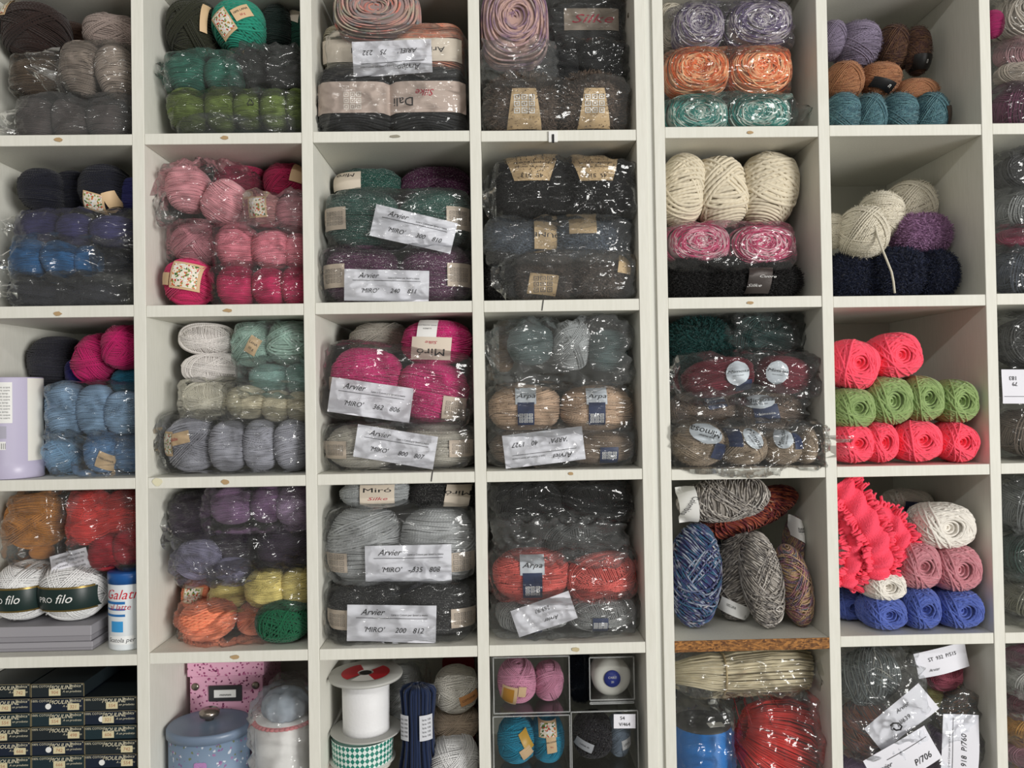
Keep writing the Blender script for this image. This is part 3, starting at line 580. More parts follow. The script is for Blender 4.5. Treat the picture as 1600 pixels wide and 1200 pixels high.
# ---- column 2, row 2: pinks
LPK = yarn((226, 150, 160)); DPK = yarn((202, 128, 140)); CRI = yarn((160, 14, 66)); PNK = yarn((232, 130, 148)); HOT = yarn((214, 34, 98))
balls([(296, 297, 66, 70), (352, 318, 64, 78, 35)], LPK, 'pale pink yarn ball in a crumpled bag', 'pale pink balls', 'barrel', Y=.09)
bag(256, 258, 392, 360, 'crumpled clear bag of two pale pink balls', FILM, Yf=.014, Yb=.2, amp=.011, tails='l')
ball(380, 285, 88, 62, CRI, 'crimson yarn ball without a label', 'cross', Y=.12); o = ball(448, 287, 70, 60, CRI, 'crimson yarn ball with a gold label', 'cross', Y=.12); band(o, .72, .3, .5, 1.0, TAN, 10)
o = ball(413, 331, 64, 54, yarn((196, 130, 130)), 'dusty pink ball with floral label in a bag', 'barrel', Y=.1); bilba(o, -.05, .02, .95, 1.2, -4)
ball(460, 337, 56, 60, DPK, 'dusty rose ball against the divider', 'barrel', Y=.1); bag(382, 302, 484, 366, 'clear bag of two dusty pink balls', film(.08), Yf=.02, Yb=.22, amp=.01)
ball(310, 381, 74, 62, DPK, 'dusty pink ball alone in its bag', 'cross', Y=.1); bag(268, 348, 350, 416, 'clear bag with a single dusty pink ball', FILM, Yf=.03, Yb=.2)
balls([(373, 386, 66, 70), (428, 392, 66, 64), (470, 394, 50, 58)], PNK, 'rose pink yarn ball in the middle bag', 'rose pink balls', 'barrel', Y=.08)
bag(332, 350, 488, 430, 'clear bag of rose pink yarn balls', FILM, Yf=.01, Yb=.22)
o = ball(297, 440, 68, 72, HOT, 'hot pink ball with large floral label on the shelf', 'cross', Y=.06, f=1); bilba(o, .22, .12, 1.25, 1.1, 9); band(o, -.72, .05, .5, .5, TAN, 9)
balls([(372, 446, 60, 62), (423, 446, 56, 62), (468, 446, 54, 62)], HOT, 'hot pink yarn ball in the bottom bag', 'hot pink balls', 'barrel', Y=.08, f=1)
bag(332, 414, 492, 480, 'clear bag of hot pink balls on the shelf', FILM, f=1, Yf=.012, Yb=.22)
# ---- column 3, row 2: sparkly green and purple packs
GRN = yarn((30, 78, 68), sparkle=1); PRP = yarn((84, 34, 72), sparkle=1); BANDC = plain((196, 180, 164), .6)
o = ball(577, 292, 104, 54, GRN, 'sparkly dark green ball with cream label behind the packs', 'cross', Y=.16); band(o, -.6, .1, .9, 1.0, CREAM, 0, texts=[('Miro', 0, .3, .3, INK, 1, .2)])
ball(684, 290, 112, 56, PRP, 'sparkly purple ball behind the packs', 'cross', Y=.16)
def pack(b1, b2, mat, lab, grp, bandc=BANDC, sy=-.1, f=0, proto='barrelw', bw=.62, Y=.09, bh=.75, sym=True):
    for k, b in enumerate((b1, b2)):
        o = ball(*b[:4], mat, lab, proto, rot=b[4] if len(b) > 4 else 0, Y=Y, f=f, group=grp, dr=42); x = -.68 if k == 0 else .68
        band(o, x, sy, bw, bh, bandc, sym=(0, 0, .16, 3, plain((150, 140, 130), .6)) if sym else None)
pack((570, 345, 116, 90), (680, 345, 112, 92), GRN, 'sparkly green ball in the printed pack', 'sparkly green balls in pack')
bag(511, 297, 736, 392, 'clear pack of sparkly green yarn', film(.05), Yf=.014, Yb=.24)
shop_card(646, 358, 130, 50, 14, .012, 'tilted white card on the sparkly green pack', "'MIRO'", '300', '810')
pack((568, 430, 118, 92), (682, 430, 114, 92), PRP, 'sparkly purple ball in the printed pack', 'sparkly purple balls in pack', f=1)
bag(500, 384, 738, 476, 'clear pack of sparkly purple yarn', film(.05), f=1, Yf=.01, Yb=.24)
shop_card(604, 447, 132, 49, 2, .012, 'white card 240 811 on the purple pack', "'MIRO'", '240', '811')
# ---- column 4, row 2
BLK = yarn((24, 23, 24))
for cx, a in ((832, 'pale text label near the pack seam'), (934, 'pale text label by the loose film corner')):
    o = ball(cx, 298, 112, 92, BLK, f'black furry roll with {a}', 'fuzzy', Y=.07, dr=42); band(o, -.05, .55, .95, .95, KRAFT, 0, 1.55, lift=1.08, texts=[('MODO DI LAVAGGIO', 0, .16, .1, INK, 0, 0), ('50% LANA  50% ACRILICO', 0, .0, .08, INK, 0, 0), ('45  513', .0, -.3, .2, INK, 1, 0)])
bag(768, 248, 1000, 348, 'clear pack of black furry yarn jutting past the divider', film(.035), Yf=-.012, Yb=.2, tails='lR', amp=.01)
for cx, lab in ((812, 'slate blue furry roll with kraft label in crumpled bag'), (924, 'slate blue furry roll under the black pack')):
    o = ball(cx, 376, 112, 66, yarn((94, 106, 122)), lab, 'fuzzy', Y=.09); band(o, .72 if cx < 900 else -.3, .05 if cx < 900 else .5, .75, 1.4 if cx < 900 else .8, KRAFT, lift=1.1, texts=[('DUNE', 0, 0, .32, INK, 1, 0)] if cx < 900 else [])
bag(758, 340, 990, 414, 'crumpled clear pack of slate blue furry yarn', film(.09), Yf=.005, Yb=.22, amp=.012)
ball(782, 428, 60, 96, yarn((22, 20, 22), sparkle=.4), 'black sequinned yarn ball standing by the divider', 'fuzzy', Y=.09, f=1)
for cx, w_, lab in ((850, 92, 'dark brown furry roll with kraft care label'), (944, 100, 'dark brown furry roll with cream end label')):
    o = ball(cx, 434, w_, 76, yarn((98, 82, 72)), lab, 'fuzzy', Y=.08, f=1); band(o, -.1 if cx < 900 else .75, -.45 if cx < 900 else .4, .95 if cx < 900 else .5, .8, KRAFT, 8, lift=1.1, sym=(0, .0, .22, 3, plain((120, 110, 100), .6)) if cx < 900 else None)
bag(784, 396, 1000, 474, 'crumpled clear pack of dark brown furry yarn', film(.09), f=1, Yf=.0, Yb=.22, amp=.012, tails='l')
# ---- column 5, row 2
CRM = yarn((216, 204, 178), var=.08)
for k, b in enumerate([(1062, 300, 82, 112, 8), (1124, 302, 88, 112, -12), (1202, 298, 102, 118, 10)]): ball(*b[:4], CRM, ['chunky cream wool ball against the left panel', 'chunky cream wool ball between two others', 'largest chunky cream wool ball with free side'][k], 'chunky', rot=b[4], Y=.1, dr=42)
MAG = yarn((214, 70, 120), ramp=[(200, 44, 100), (206, 54, 108), (216, 80, 126), (236, 200, 206), (204, 50, 104), (196, 40, 96), (220, 92, 134)], freq=.03)
balls([(1088, 382, 100, 66), (1186, 386, 106, 70)], MAG, 'magenta skein flecked white under cream balls', 'magenta flecked skeins', 'coil', Y=.09)
bag(1036, 350, 1242, 424, 'clear pack of magenta flecked skeins', FILM, Yf=.02, Yb=.22, amp=.009)
balls([(1074, 436, 76, 66), (1128, 436, 78, 64)], yarn((20, 19, 20)), 'black eyelash yarn ball on the shelf', 'black eyelash balls', 'fuzzy', Y=.085, f=1)
o = ball(1198, 438, 106, 64, yarn((20, 19, 20)), 'black eyelash yarn ball with shiny dark label', 'fuzzy', Y=.085, f=1); band(o, -.48, -.1, .68, 1.4, plain((86, 80, 78), .3, .4), 5, lift=1.12, texts=[('Silke', -.15, -.3, .22, WHITE, 0, .3), ('Cuore', .2, .2, .2, WHITE, 0, .3)])
# ---- column 6, row 2
CMO = yarn((216, 208, 188), var=.08)
for k, b in enumerate([(1300, 362, 46, 56), (1348, 364, 78, 88), (1376, 338, 66, 78), (1422, 322, 74, 78)]):
    ball(*b, CMO, ['cream mohair ball half hidden by the divider', 'cream mohair ball with trailing yarn end', 'cream mohair ball leaning behind the front one', 'cream mohair ball at the back, above the lilac'][k], 'mohair', Y=[.1, .09, .14, .17][k])
ball(1440, 368, 92, 64, yarn((160, 116, 158)), 'lilac brushed mohair ball resting on navy', 'fuzzy', Y=.12)
balls([(1330, 426, 86, 78), (1398, 428, 86, 76), (1466, 430, 84, 72)], yarn((30, 38, 66)), 'navy eyelash yarn ball on the shelf', 'navy eyelash balls', 'fuzzy', Y=.1, f=1)
pts = [P(x, y, Y) for x, y, Y in [(1358, 332, .04), (1366, 346, .035), (1371, 368, .03), (1378, 388, .025), (1385, 405, .018), (1393, 425, .015), (1396, 440, .015), (1398, 458, .014)]]
tag(obj('yarn_tail', MB().tube(pts, .0022, 6).mesh('yarn_tail', True), CMO), 'loose cream yarn end hanging over the navy balls', 'yarn strand')
# ---- column 7, row 2
for (cy, h_, c_, lab, f_) in [(272, 66, (64, 64, 66), 'dark grey yarn in clear bag, uppermost', 0), (328, 62, (150, 152, 152), 'light grey yarn in clear bag', 0), (371, 30, (160, 34, 76), 'crimson yarn squeezed between grey bags', 0), (424, 76, (84, 92, 108), 'slate blue yarn in clear bag on shelf', 1)]:
    ball(1618, cy, 126, h_, yarn(c_), lab, 'crossw', Y=.1, f=f_); bag(1556, cy-h_/2-2, 1690, cy+h_/2+2, 'clear bag around the '+lab.split(' in ')[0].split(' squeezed')[0], film(.07), Yf=.012, Yb=.22, f=f_, amp=.009)
# ---- column 1, row 3
t = empty('canister', (-.9602, .056, 0)); r_ = .052; zb = floor_z(12, 700); t.location.z = zb; t.location.z = zb; tag(t, 'lavender canister with white text labels', 'canister')
H_ = P(30, 590, .05).z-zb; obj('body', MB().lathe([(r_*.97, 0), (r_, .002), (r_, .031), (r_*.985, .032), (r_*.985, H_-.002), (r_*.97, H_)], 64).mesh('body', True), plain((186, 180, 204), .35), t)
def cyl_patch(par, name, r, a0, a1, z0, z1, mat, n=16):
    V = [(r*math.sin(a0+(a1-a0)*i/n), -r*math.cos(a0+(a1-a0)*i/n), z) for z in (z0, z1) for i in range(n+1)]; m_ = n+1
    return obj(name, npmesh(name, V, [(i, i+1, m_+i+1, m_+i) for i in range(n)], True), mat, par)
cyl_patch(t, 'white_stripe', r_*.99, 1.0, 1.95, .034, H_-.002, plain((226, 224, 216), .4))
cyl_patch(t, 'text_label', r_*.992, -.6, .5, H_*.55, H_*.95, WHITE); cyl_patch(t, 'small_label', r_*.992, -.6, .3, H_*.4, H_*.52, plain((170, 168, 182), .4)); cyl_patch(t, 'barcode_label', r_*.992, -.6, .28, H_*.29, H_*.37, WHITE)
def cyl_text(par, s, r, ang, z, size, mat, shear=0, flip=0):
    def fn(X, Z): return np.stack([r*np.sin(X/r+ang), -r*np.cos(X/r+ang), Z], 1)
    return text(par, s, 0, z, size, mat, shear, flip, fn=fn)
for i in range(11): cyl_text(t, ['lavare a mano in acqua', 'non candeggiare usare', 'stirare a bassa temp.'][i % 3], r_*.996, -.03, H_*(.9-.03*i), .0052, INK)
cyl_text(t, '|||||||||||||', r_*.996, -.1, H_*.33, .012, INK)
ball(93, 565, 80, 78, yarn((34, 34, 46)), 'dark ink blue ball behind the canister', 'barrel', Y=.2)
ball(132, 583, 52, 50, yarn((26, 22, 104)), 'royal blue ball peeking under magenta', 'barrel', Y=.13)
ball(158, 561, 74, 82, yarn((198, 14, 100)), 'magenta yarn ball leaning on a royal blue one', 'cross', Y=.1, rot=30); ball(196, 543, 64, 70, yarn((198, 14, 100)), 'magenta yarn ball with an open centre', 'cross', Y=.09)
ball(204, 597, 54, 46, yarn((14, 96, 126)), 'petrol blue ball under the magenta one', 'barrel', Y=.11)
LBL = yarn((128, 160, 192))
ball(82, 632, 44, 70, LBL, 'light blue ball mostly hidden behind the canister', 'barrel', Y=.21)
balls([(108, 641, 60, 84), (153, 641, 56, 80), (197, 645, 58, 72)], LBL, 'light blue yarn ball in the upper bag', 'light blue balls', 'barrel', Y=.09)
bag(76, 598, 226, 688, 'clear bag of light blue yarn balls', film(.03), Yf=.02, Yb=.24, amp=.005)
ball(101, 706, 50, 74, yarn((104, 148, 186)), 'sky blue yarn with loose strands behind canister', 'chunky', Y=.12, f=1)
o = ball(167, 706, 60, 64, yarn((88, 132, 180)), 'cornflower blue ball with tan label on shelf', 'barrel', Y=.1, f=1); band(o, .45, -.4, .8, .8, TAN, 25, texts=[('100% LANA', 0, .1, .14, INK, 0, 0)])
ball(206, 708, 48, 66, yarn((88, 132, 180)), 'cornflower blue ball against the divider', 'barrel', Y=.1, f=1)
bag(76, 676, 224, 742, 'crumpled clear bag of cornflower blue yarn', film(.09), f=1, Yf=.02, Yb=.22, amp=.014)
# ---- column 2, row 3
WHT = yarn((226, 220, 216), var=.06)
ball(326, 530, 84, 50, WHT, 'white yarn ball, topmost of three', 'crossw', Y=.1, rot=4); ball(333, 574, 90, 46, WHT, 'white yarn ball, middle of three', 'crossw', Y=.1, rot=-4)
ball(330, 622, 84, 54, yarn((234, 228, 210), var=.06), 'ivory yarn ball in a clear bag', 'crossw', Y=.1); bag(286, 594, 378, 652, 'clear bag around the ivory ball', FILM, Yf=.03, Yb=.2, amp=.008)
MNT = yarn((158, 192, 178))
o = ball(396, 539, 64, 68, MNT, 'mint green ball with tan folded label', 'cross', Y=.1); band(o, .35, -.1, .55, .8, TAN, 30, texts=[('LANA', 0, .1, .16, INK, 0, 0), ('50 g', 0, -.15, .16, INK, 0, 0)])
ball(452, 536, 66, 70, MNT, 'mint green ball against the divider', 'chunky', Y=.1); bag(366, 504, 490, 576, 'clear bag of two mint green balls', film(.06), Yf=.02, Yb=.22)
balls([(424, 591, 68, 50), (472, 591, 50, 50)], yarn((150, 192, 184)), 'aqua ball in the lower crumpled bag', 'aqua balls', 'barrel', Y=.1); bag(378, 564, 494, 620, 'crumpled clear bag of aqua balls', film(.09), Yf=.025, Yb=.22, amp=.011)
balls([(389, 628, 68, 58), (434, 634, 50, 50), (472, 635, 48, 50)], yarn((216, 206, 176)), 'beige cream ball in a clear bag', 'beige cream balls', 'barrel', Y=.09); bag(352, 598, 496, 664, 'clear bag of beige cream balls', FILM, Yf=.02, Yb=.22)
GLV = yarn((160, 160, 172))
o = ball(297, 696, 86, 92, GLV, 'lavender grey ball with floral label and tan tag', 'cross', Y=.085, f=1, rot=-8); bilba(o, -.62, .12, .5, .85, 8); band(o, .0, .25, .75, .42, TAN, -4, texts=[('Bilba', -.25, 0, .16, REDINK, 0, .2)])
balls([(360, 698, 62, 82), (409, 697, 56, 84), (458, 696, 58, 82)], GLV, 'lavender grey ball in the wide bag', 'lavender grey balls', 'barrel', Y=.075, f=1)
bag(250, 642, 494, 744, 'wide clear bag of lavender grey balls', film(.035), f=1, Yf=.008, Yb=.22, tails='l')
# ---- column 3, row 3
GRG = yarn((176, 170, 158), sparkle=.6); MIR = yarn((206, 28, 112), sparkle=.8)
ball(595, 532, 92, 56, GRG, 'greige ball behind the magenta pack', 'cross', Y=.16)
o = ball(686, 536, 114, 74, MIR, 'magenta ball with inverted white and cream label', 'barrelw', Y=.09); band(o, -.22, .55, .55, .8, WHITE, 4, texts=[('LANA ACRILICO', 0, .15, .08, INK, 1, 0), ('LUREX', 0, 0, .08, INK, 1, 0)]); band(o, -.12, -.3, 1.1, .95, CREAM, 4, texts=[('Miró', 0, -.15, .42, INK, 1, 0), ('Silke', .0, .25, .18, REDINK, 1, .3)], lift=1.06)
pack((574, 592, 110, 96, 8), (676, 612, 112, 98, 8), MIR, 'magenta ball in the printed pack', 'magenta balls in pack', sy=-.45)
bag(504, 542, 738, 662, 'clear pack of magenta yarn slanting down', film(.05), Yf=.012, Yb=.22, rot=7)
shop_card(579, 625, 128, 54, 9, .006, 'white card 362 806 on the magenta pack', "'MIRO'", '362', '806')
pack((570, 700, 116, 78), (684, 700, 116, 78), GRG, 'greige ball in the printed pack', 'greige balls in pack', f=1)
bag(508, 660, 740, 738, 'clear pack of greige yarn on the shelf', film(.06), f=1, Yf=.012, Yb=.24)
shop_card(618, 698, 126, 51, 10, .008, 'white card 800 807 on the greige pack', "'MIRO'", '800', '807')
# ---- column 4, row 3
TGR = yarn((84, 104, 104))
balls([(829, 538, 72, 66), (948, 548, 70, 68)], TGR, 'grey teal ball in the big crumpled bag', 'grey teal balls', 'barrel', Y=.1); ball(893, 540, 64, 76, yarn((176, 180, 182)), 'pale grey ball in the big crumpled bag', 'cross', Y=.1)
ball(786, 552, 36, 60, yarn((120, 92, 62)), 'tan ball behind the crumpled bag', 'barrel', Y=.18)
bag(774, 500, 990, 606, 'big crumpled clear bag of grey balls', film(.13), Yf=.012, Yb=.24, amp=.015, tails='l')
def arpa(o, a, b, w, h, top=1, txt=('Arpa',)):
    band(o, a, b+h*.28, w*1.25, h*.45, plain((200, 206, 214), .5), texts=[(txt[0], 0, 0, .26, INK, 0, .3)]); band(o, a, b-h*.2, w, h*.62, NAVY, sym=(0, -h*.12, .13, 3), lift=1.045)
for cx, lab in ((820, 'peach beige ball with navy label nearer the divider'), (930, 'peach beige ball with navy label on the free side')):
    o = ball(cx, 638, 112, 76, yarn((196, 164, 136), speck=(120, 90, 70)), lab, 'barrelw', Y=.09, dr=42); arpa(o, 0 if cx < 900 else -.05, .1, .45, 1.5)
bag(762, 600, 990, 680, 'clear pack of peach beige yarn', film(.05), Yf=.012, Yb=.24)
for cx in (822, 932):
    o = ball(cx, 704, 112, 72, yarn((136, 116, 98)), 'brown ball in the pack with inverted card', 'barrelw', Y=.09, dr=42, f=1, group='brown balls in pack'); band(o, .25, -.4, .5, .9, NAVY, sym=(0, 0, .14, 3))
bag(764, 666, 996, 738, 'clear pack of brown yarn on the shelf', film(.06), f=1, Yf=.01, Yb=.24, tails='')
shop_card(850, 704, 126, 52, -6, .006, 'upside down white card on the brown pack', "'ARPA'", '40', '1227', flip=1)
# ---- column 5, row 3
ball(1090, 542, 100, 104, yarn((18, 66, 64)), 'dark teal furry ball against the panel', 'fuzzy', Y=.09); ball(1185, 528, 100, 70, yarn((30, 70, 68)), 'dark teal ball in film beside the furry one', 'crossw', Y=.13); bag(1130, 492, 1256, 566, 'clear film around the dark teal ball', film(.06), Yf=.06, Yb=.26, amp=.014, tails='r')
def mimosa(o, a, b, w, h, rot=0, flip=0):
    bo = band(o, a, b, w, h, plain((206, 214, 222), .45), rot, texts=[('Mimosa', 0, .08, .3*w, INK, flip, .3), ('lana mohair', 0, -.12, .1*w, INK, flip, .2)], lift=1.06, oval=True, name='oval_label'); return bo
BUR = yarn((122, 30, 48))
o = ball(1122, 590, 112, 66, BUR, 'burgundy ball with silver oval label, pointed end', 'barrelw', Y=.07, rot=-8); mimosa(o, .35, .1, .68, 1.2, 4); band(o, .5, -.55, .5, .5, NAVY)
o = ball(1226, 586, 96, 62, BUR, 'burgundy ball with silver label, rounded end', 'barrelw', Y=.07, rot=6); mimosa(o, -.45, .05, .75, 1.2, 4)
bag(1056, 552, 1280, 626, 'clear bag of burgundy balls bulging forward', FILM, Yf=-.004, Yb=.2, amp=.011, tails='lr')
o = ball(1098, 640, 112, 66, yarn((126, 104, 88)), 'brown mohair ball with navy text print', 'crossw', Y=.09, rot=-5); band(o, .2, .4, .55, .7, NAVY, -10, texts=[('100% MOHAIR', 0, .1, .1, WHITE, 0, 0), ('KID 50 g', 0, -.12, .1, WHITE, 0, 0)])
o = ball(1200, 642, 104, 62, yarn((126, 104, 88)), 'brown mohair ball with navy and silver label', 'crossw', Y=.085); mimosa(o, -.5, .5, .9, .7, -8); band(o, -.3, -.1, .75, .9, NAVY, -8, texts=[('fonseca', 0, 0, .17, WHITE, 0, 0)])
bag(1040, 606, 1262, 678, 'clear bag of brown mohair balls', film(.07), Yf=.008, Yb=.24, amp=.012)
BEI = yarn((172, 152, 130))
for k, b in enumerate([(1090, 694, 80, 72), (1160, 700, 74, 66), (1219, 702, 64, 62), (1268, 698, 52, 68)]):
    o = ball(*b, BEI, ['beige mohair ball with inverted oval label', 'beige mohair ball, label turned sideways', 'beige mohair ball, label standing upright', 'beige mohair ball without a label showing'][k], 'mohair', Y=.045, f=1)
    if k == 0: mimosa(o, .1, .5, 1.3, .85, 18, 1); band(o, .6, -.3, .6, .7, NAVY, 18)
    if k == 1: mimosa(o, .15, .45, 1.1, .75, 65); band(o, -.55, .5, .5, .9, NAVY, 0)
    if k == 2: mimosa(o, -.2, .55, 1.1, .9, -70); band(o, .55, .4, .5, .9, NAVY, 0)
bag(1044, 658, 1294, 738, 'clear bag of four beige mohair balls over the edge', FILM, Yf=-.022, Yb=.16, amp=.009, tails='R')
# ---- column 6, row 3: coral and green roving skeins
COR = yarn((255, 84, 108), var=.08); LIM = yarn((124, 160, 72), ramp=[(122, 152, 80), (146, 172, 104), (112, 140, 76)], var=.1)
for lst, mt, cn in (([(1328, 570, 82, 74, 20), (1394, 556, 80, 70, -10)], COR, 'top pair of coral'), ([(1326, 638, 72, 68, 0), (1382, 626, 76, 78, 60), (1434, 623, 64, 74, 120), (1488, 627, 68, 72, 200)], LIM, 'middle row of lime green'), ([(1326, 692, 68, 70, 0), (1368, 691, 54, 70, 90), (1426, 689, 80, 74, 150), (1491, 690, 76, 70, 30)], COR, 'bottom row of coral')):
    for k, b in enumerate(lst):
        n_ = ['against the divider', 'next to the divider one', 'third along', 'at the free end'][k] if len(lst) > 2 else ['half behind the divider', 'on the very top'][k]
        ball(b[0], b[1], b[2], b[3], mt, f'{cn.split(" of ")[1]} roving skein {n_}, {cn.split(" of ")[0]}', 'rosette', rot=b[4] if b[4] < 45 else 0, Y=.05, dr=40, f=1 if 'bottom' in cn else 0, name='yarn_skein', cat='yarn skein')
# ---- column 7, row 3
ball(1622, 536, 128, 78, yarn((70, 70, 70)), 'charcoal yarn in clear bag above the card', 'crossw', Y=.1); bag(1560, 494, 1694, 580, 'clear bag of charcoal yarn above the card', film(.07), amp=.012)
ball(1626, 680, 130, 88, yarn((120, 104, 92)), 'taupe brown yarn in clear pack', 'crossw', Y=.09, f=1); bag(1562, 578, 1700, 730, 'clear pack of taupe brown yarn with card', film(.06), f=1, Yf=.02)
card(1628, 604, 130, 54, 1, .012, 'inverted white card on the taupe pack', [('183', -.36, .25, .17, INK, 1, 0), ('79', -.34, 0.08, .17, INK, 1, 0), ('Arvier', .1, -.2, .2, INK, 1, .4)], lines=[(-.48, .4, -.3)])
# ---- column 1, row 4
ball(60, 813, 80, 92, yarn((190, 118, 36)), 'mustard yellow yarn ball in a bag', 'cross', Y=.11); ball(66, 862, 34, 24, yarn((190, 118, 36)), 'end of a mustard skein below the ball', 'barrel', Y=.1)
bag(18, 768, 122, 876, 'clear bag around mustard yarn', film(.07), Yf=.03, Yb=.24, amp=.012)
balls([(144, 808, 62, 88), (196, 802, 62, 80)], yarn((214, 52, 48)), 'coral red yarn ball in the upper bag', 'coral red balls', 'barrel', Y=.09); balls([(168, 863, 50, 56), (204, 854, 48, 58)], yarn((172, 14, 36)), 'deep red yarn ball in the bag', 'deep red balls', 'barrel', Y=.08)
bag(114, 764, 226, 892, 'clear bag of coral and deep red balls', FILM, Yf=.015, Yb=.22, amp=.009)
ball(64, 884, 90, 36, yarn((84, 26, 46)), 'burgundy yarn behind the white thread balls', 'crossw', Y=.16)
card(110, 878, 58, 32, -14, .05, 'crumpled paper slip covered in small print', [('COMPOSIZIONE LANA 45%', 0, .3, .13, INK, 0, 0), ('ACRILICO 55% NYLON', 0, .1, .13, INK, 0, 0), ('LAVARE A MANO 30', 0, -.1, .13, INK, 0, 0), ('NON CANDEGGIARE', 0, -.3, .13, INK, 0, 0)], name='paper_slip', cat='paper', bend=.006)
zg = floor_z(50, 960); GREY = plain((150, 148, 154), .6)
for k, (z0, z1, x1) in enumerate([(zg, P(50, 1004, .03).z, 144), (P(50, 1004, .03).z+.0005, P(50, 979, .03).z, 142)]):
    xa, xb = P(-90, 990, .03).x, P(x1, 990, .03).x; t = empty('grey_box', ((xa+xb)/2, .03+.11, z0)); tag(t, ['flat grey box at the bottom of the pair', 'flat grey box carrying the white thread balls'][k], 'box')
    hx = (xb-xa)/2; hz = z1-z0; obj('base', MB().box((-hx, -.11, 0), (hx, .11, hz*.35), .001).mesh('base'), plain((138, 136, 142), .6), t); obj('lid', MB().box((-hx-.001, -.111, hz*.35), (hx+.001, .111, hz), .001).mesh('lid'), GREY, t)
ztop = P(50, 979, .03).z
for cx, w_, lab in ((42, 84, 'white crochet thread ball partly behind its twin'), (119, 98, 'white crochet thread ball in full view')):
    o = ball(cx, 933, w_, 88, yarn((226, 226, 226), var=.05), lab, 'cross', Y=.085, dr=46); o.location.z = ztop+o.scale.z*1.02
    bo = band(o, 0, -.12, 1.98, .72, plain((26, 44, 42), .4), texts=[('PRO', -.42, .0, .26, WHITE, 0, 0), ('filo', .16, .03, .42, WHITE, 0, .35)]); band(o, .0, .27, 1.9, .06, plain((130, 110, 60), .3, .6), lift=1.045, name='gold_line'); band(o, .0, -.5, 1.9, .06, plain((130, 110, 60), .3, .6), lift=1.045, name='gold_line')
t = empty('sweets_tin', P(204.5, 1016, .06)); t.location.z = floor_z(204, 1000); r_ = 30.5*S(.06); H_ = P(210, 889, .06).z-t.location.z; tag(t, 'tall white and blue sweets tin with blue lid', 'tin')
obj('body', MB().lathe([(r_*.96, 0), (r_, .003), (r_, H_*.84), (r_*.98, H_*.86)], 48).mesh('body', True), plain((222, 228, 232), .3), t); obj('lid', MB().lathe([(r_*1.03, H_*.855), (r_*1.03, H_*.985), (r_*.98, H_), (0, H_)], 48).mesh('lid', True), plain((30, 84, 150), .35), t)
for z0, z1 in ((.60, .635), (.52, .545), (.44, .47)): cyl_patch(t, 'blue_stripe', r_*1.004, -1.2, .2, H_*z0, H_*z1, plain((40, 110, 176), .4))
cyl_patch(t, 'blue_patch', r_*1.004, -.55, .1, H_*.24, H_*.38, plain((60, 150, 210), .4)); cyl_patch(t, 'caption_frame', r_*1.004, -.75, .6, H_*.08, H_*.19, plain((236, 238, 238), .4))
cyl_text(t, 'Galatine', r_*1.008, .2, H_*.72, .027, plain((200, 30, 50), .4), .35); cyl_text(t, 'al latte', r_*1.008, -.1, H_*.56, .016, REDINK, .3); cyl_text(t, 'Scatola per le', r_*1.01, .1, H_*.135, .012, INK, .25)
# ---- column 2, row 4
balls([(366, 789, 68, 58), (420, 787, 54, 58)], yarn((146, 104, 150)), 'orchid purple ball in the top bag', 'orchid purple balls', 'barrel', Y=.1); ball(462, 789, 60, 62, yarn((176, 144, 182)), 'pale lilac ball in the top bag', 'barrel', Y=.1); bag(322, 758, 494, 826, 'clear bag of orchid and lilac balls', FILM, Yf=.012, Yb=.22, amp=.01)
balls([(304, 808, 68, 76), (373, 850, 80, 66), (448, 850, 88, 72)], yarn((58, 44, 64)), 'aubergine yarn ball in the glossy bag', 'aubergine balls', 'barrel', Y=.11); bag(270, 770, 494, 888, 'glossy clear bag of aubergine balls', film(.03), Yf=.03, Yb=.26, amp=.013, tails='l')
ball(311, 872, 68, 62, yarn((158, 152, 186)), 'lavender ball in film, pointed', 'cross', Y=.09, rot=20); ball(364, 888, 58, 40, yarn((150, 144, 182)), 'lavender ball tucked under the aubergine bag', 'barrel', Y=.1); bag(272, 838, 394, 908, 'clear bag of two lavender balls', FILM, Yf=.02, Yb=.2, amp=.01)
YEL = yarn((226, 206, 116)); balls([(362, 926, 62, 50), (419, 917, 72, 60), (470, 914, 60, 56)], YEL, 'pale yellow yarn ball in a bag', 'pale yellow balls', 'barrel', Y=.09); bag(330, 884, 496, 954, 'clear bag of pale yellow balls', FILM, Yf=.02, Yb=.2)
o = ball(308, 928, 44, 56, yarn((244, 140, 100)), 'peach ball with floral label against the wall side', 'barrel', Y=.1); bilba(o, .1, .15, 1.3, 1.0, 8)
ball(326, 962, 86, 60, yarn((246, 136, 96)), 'apricot orange ball with loose strands', 'chunky', Y=.075, rot=-8, f=1); ball(402, 964, 62, 50, yarn((240, 144, 110)), 'salmon ball in film behind the green one', 'cross', Y=.1, f=1); bag(282, 936, 440, 994, 'clear bag under the apricot and salmon balls', film(.06), Yf=.03, Yb=.2, amp=.011, f=1)
ball(446, 975, 94, 72, yarn((14, 92, 58)), 'dark green tangled yarn ball at the shelf front', 'messy', Y=.055, f=1, dr=34)
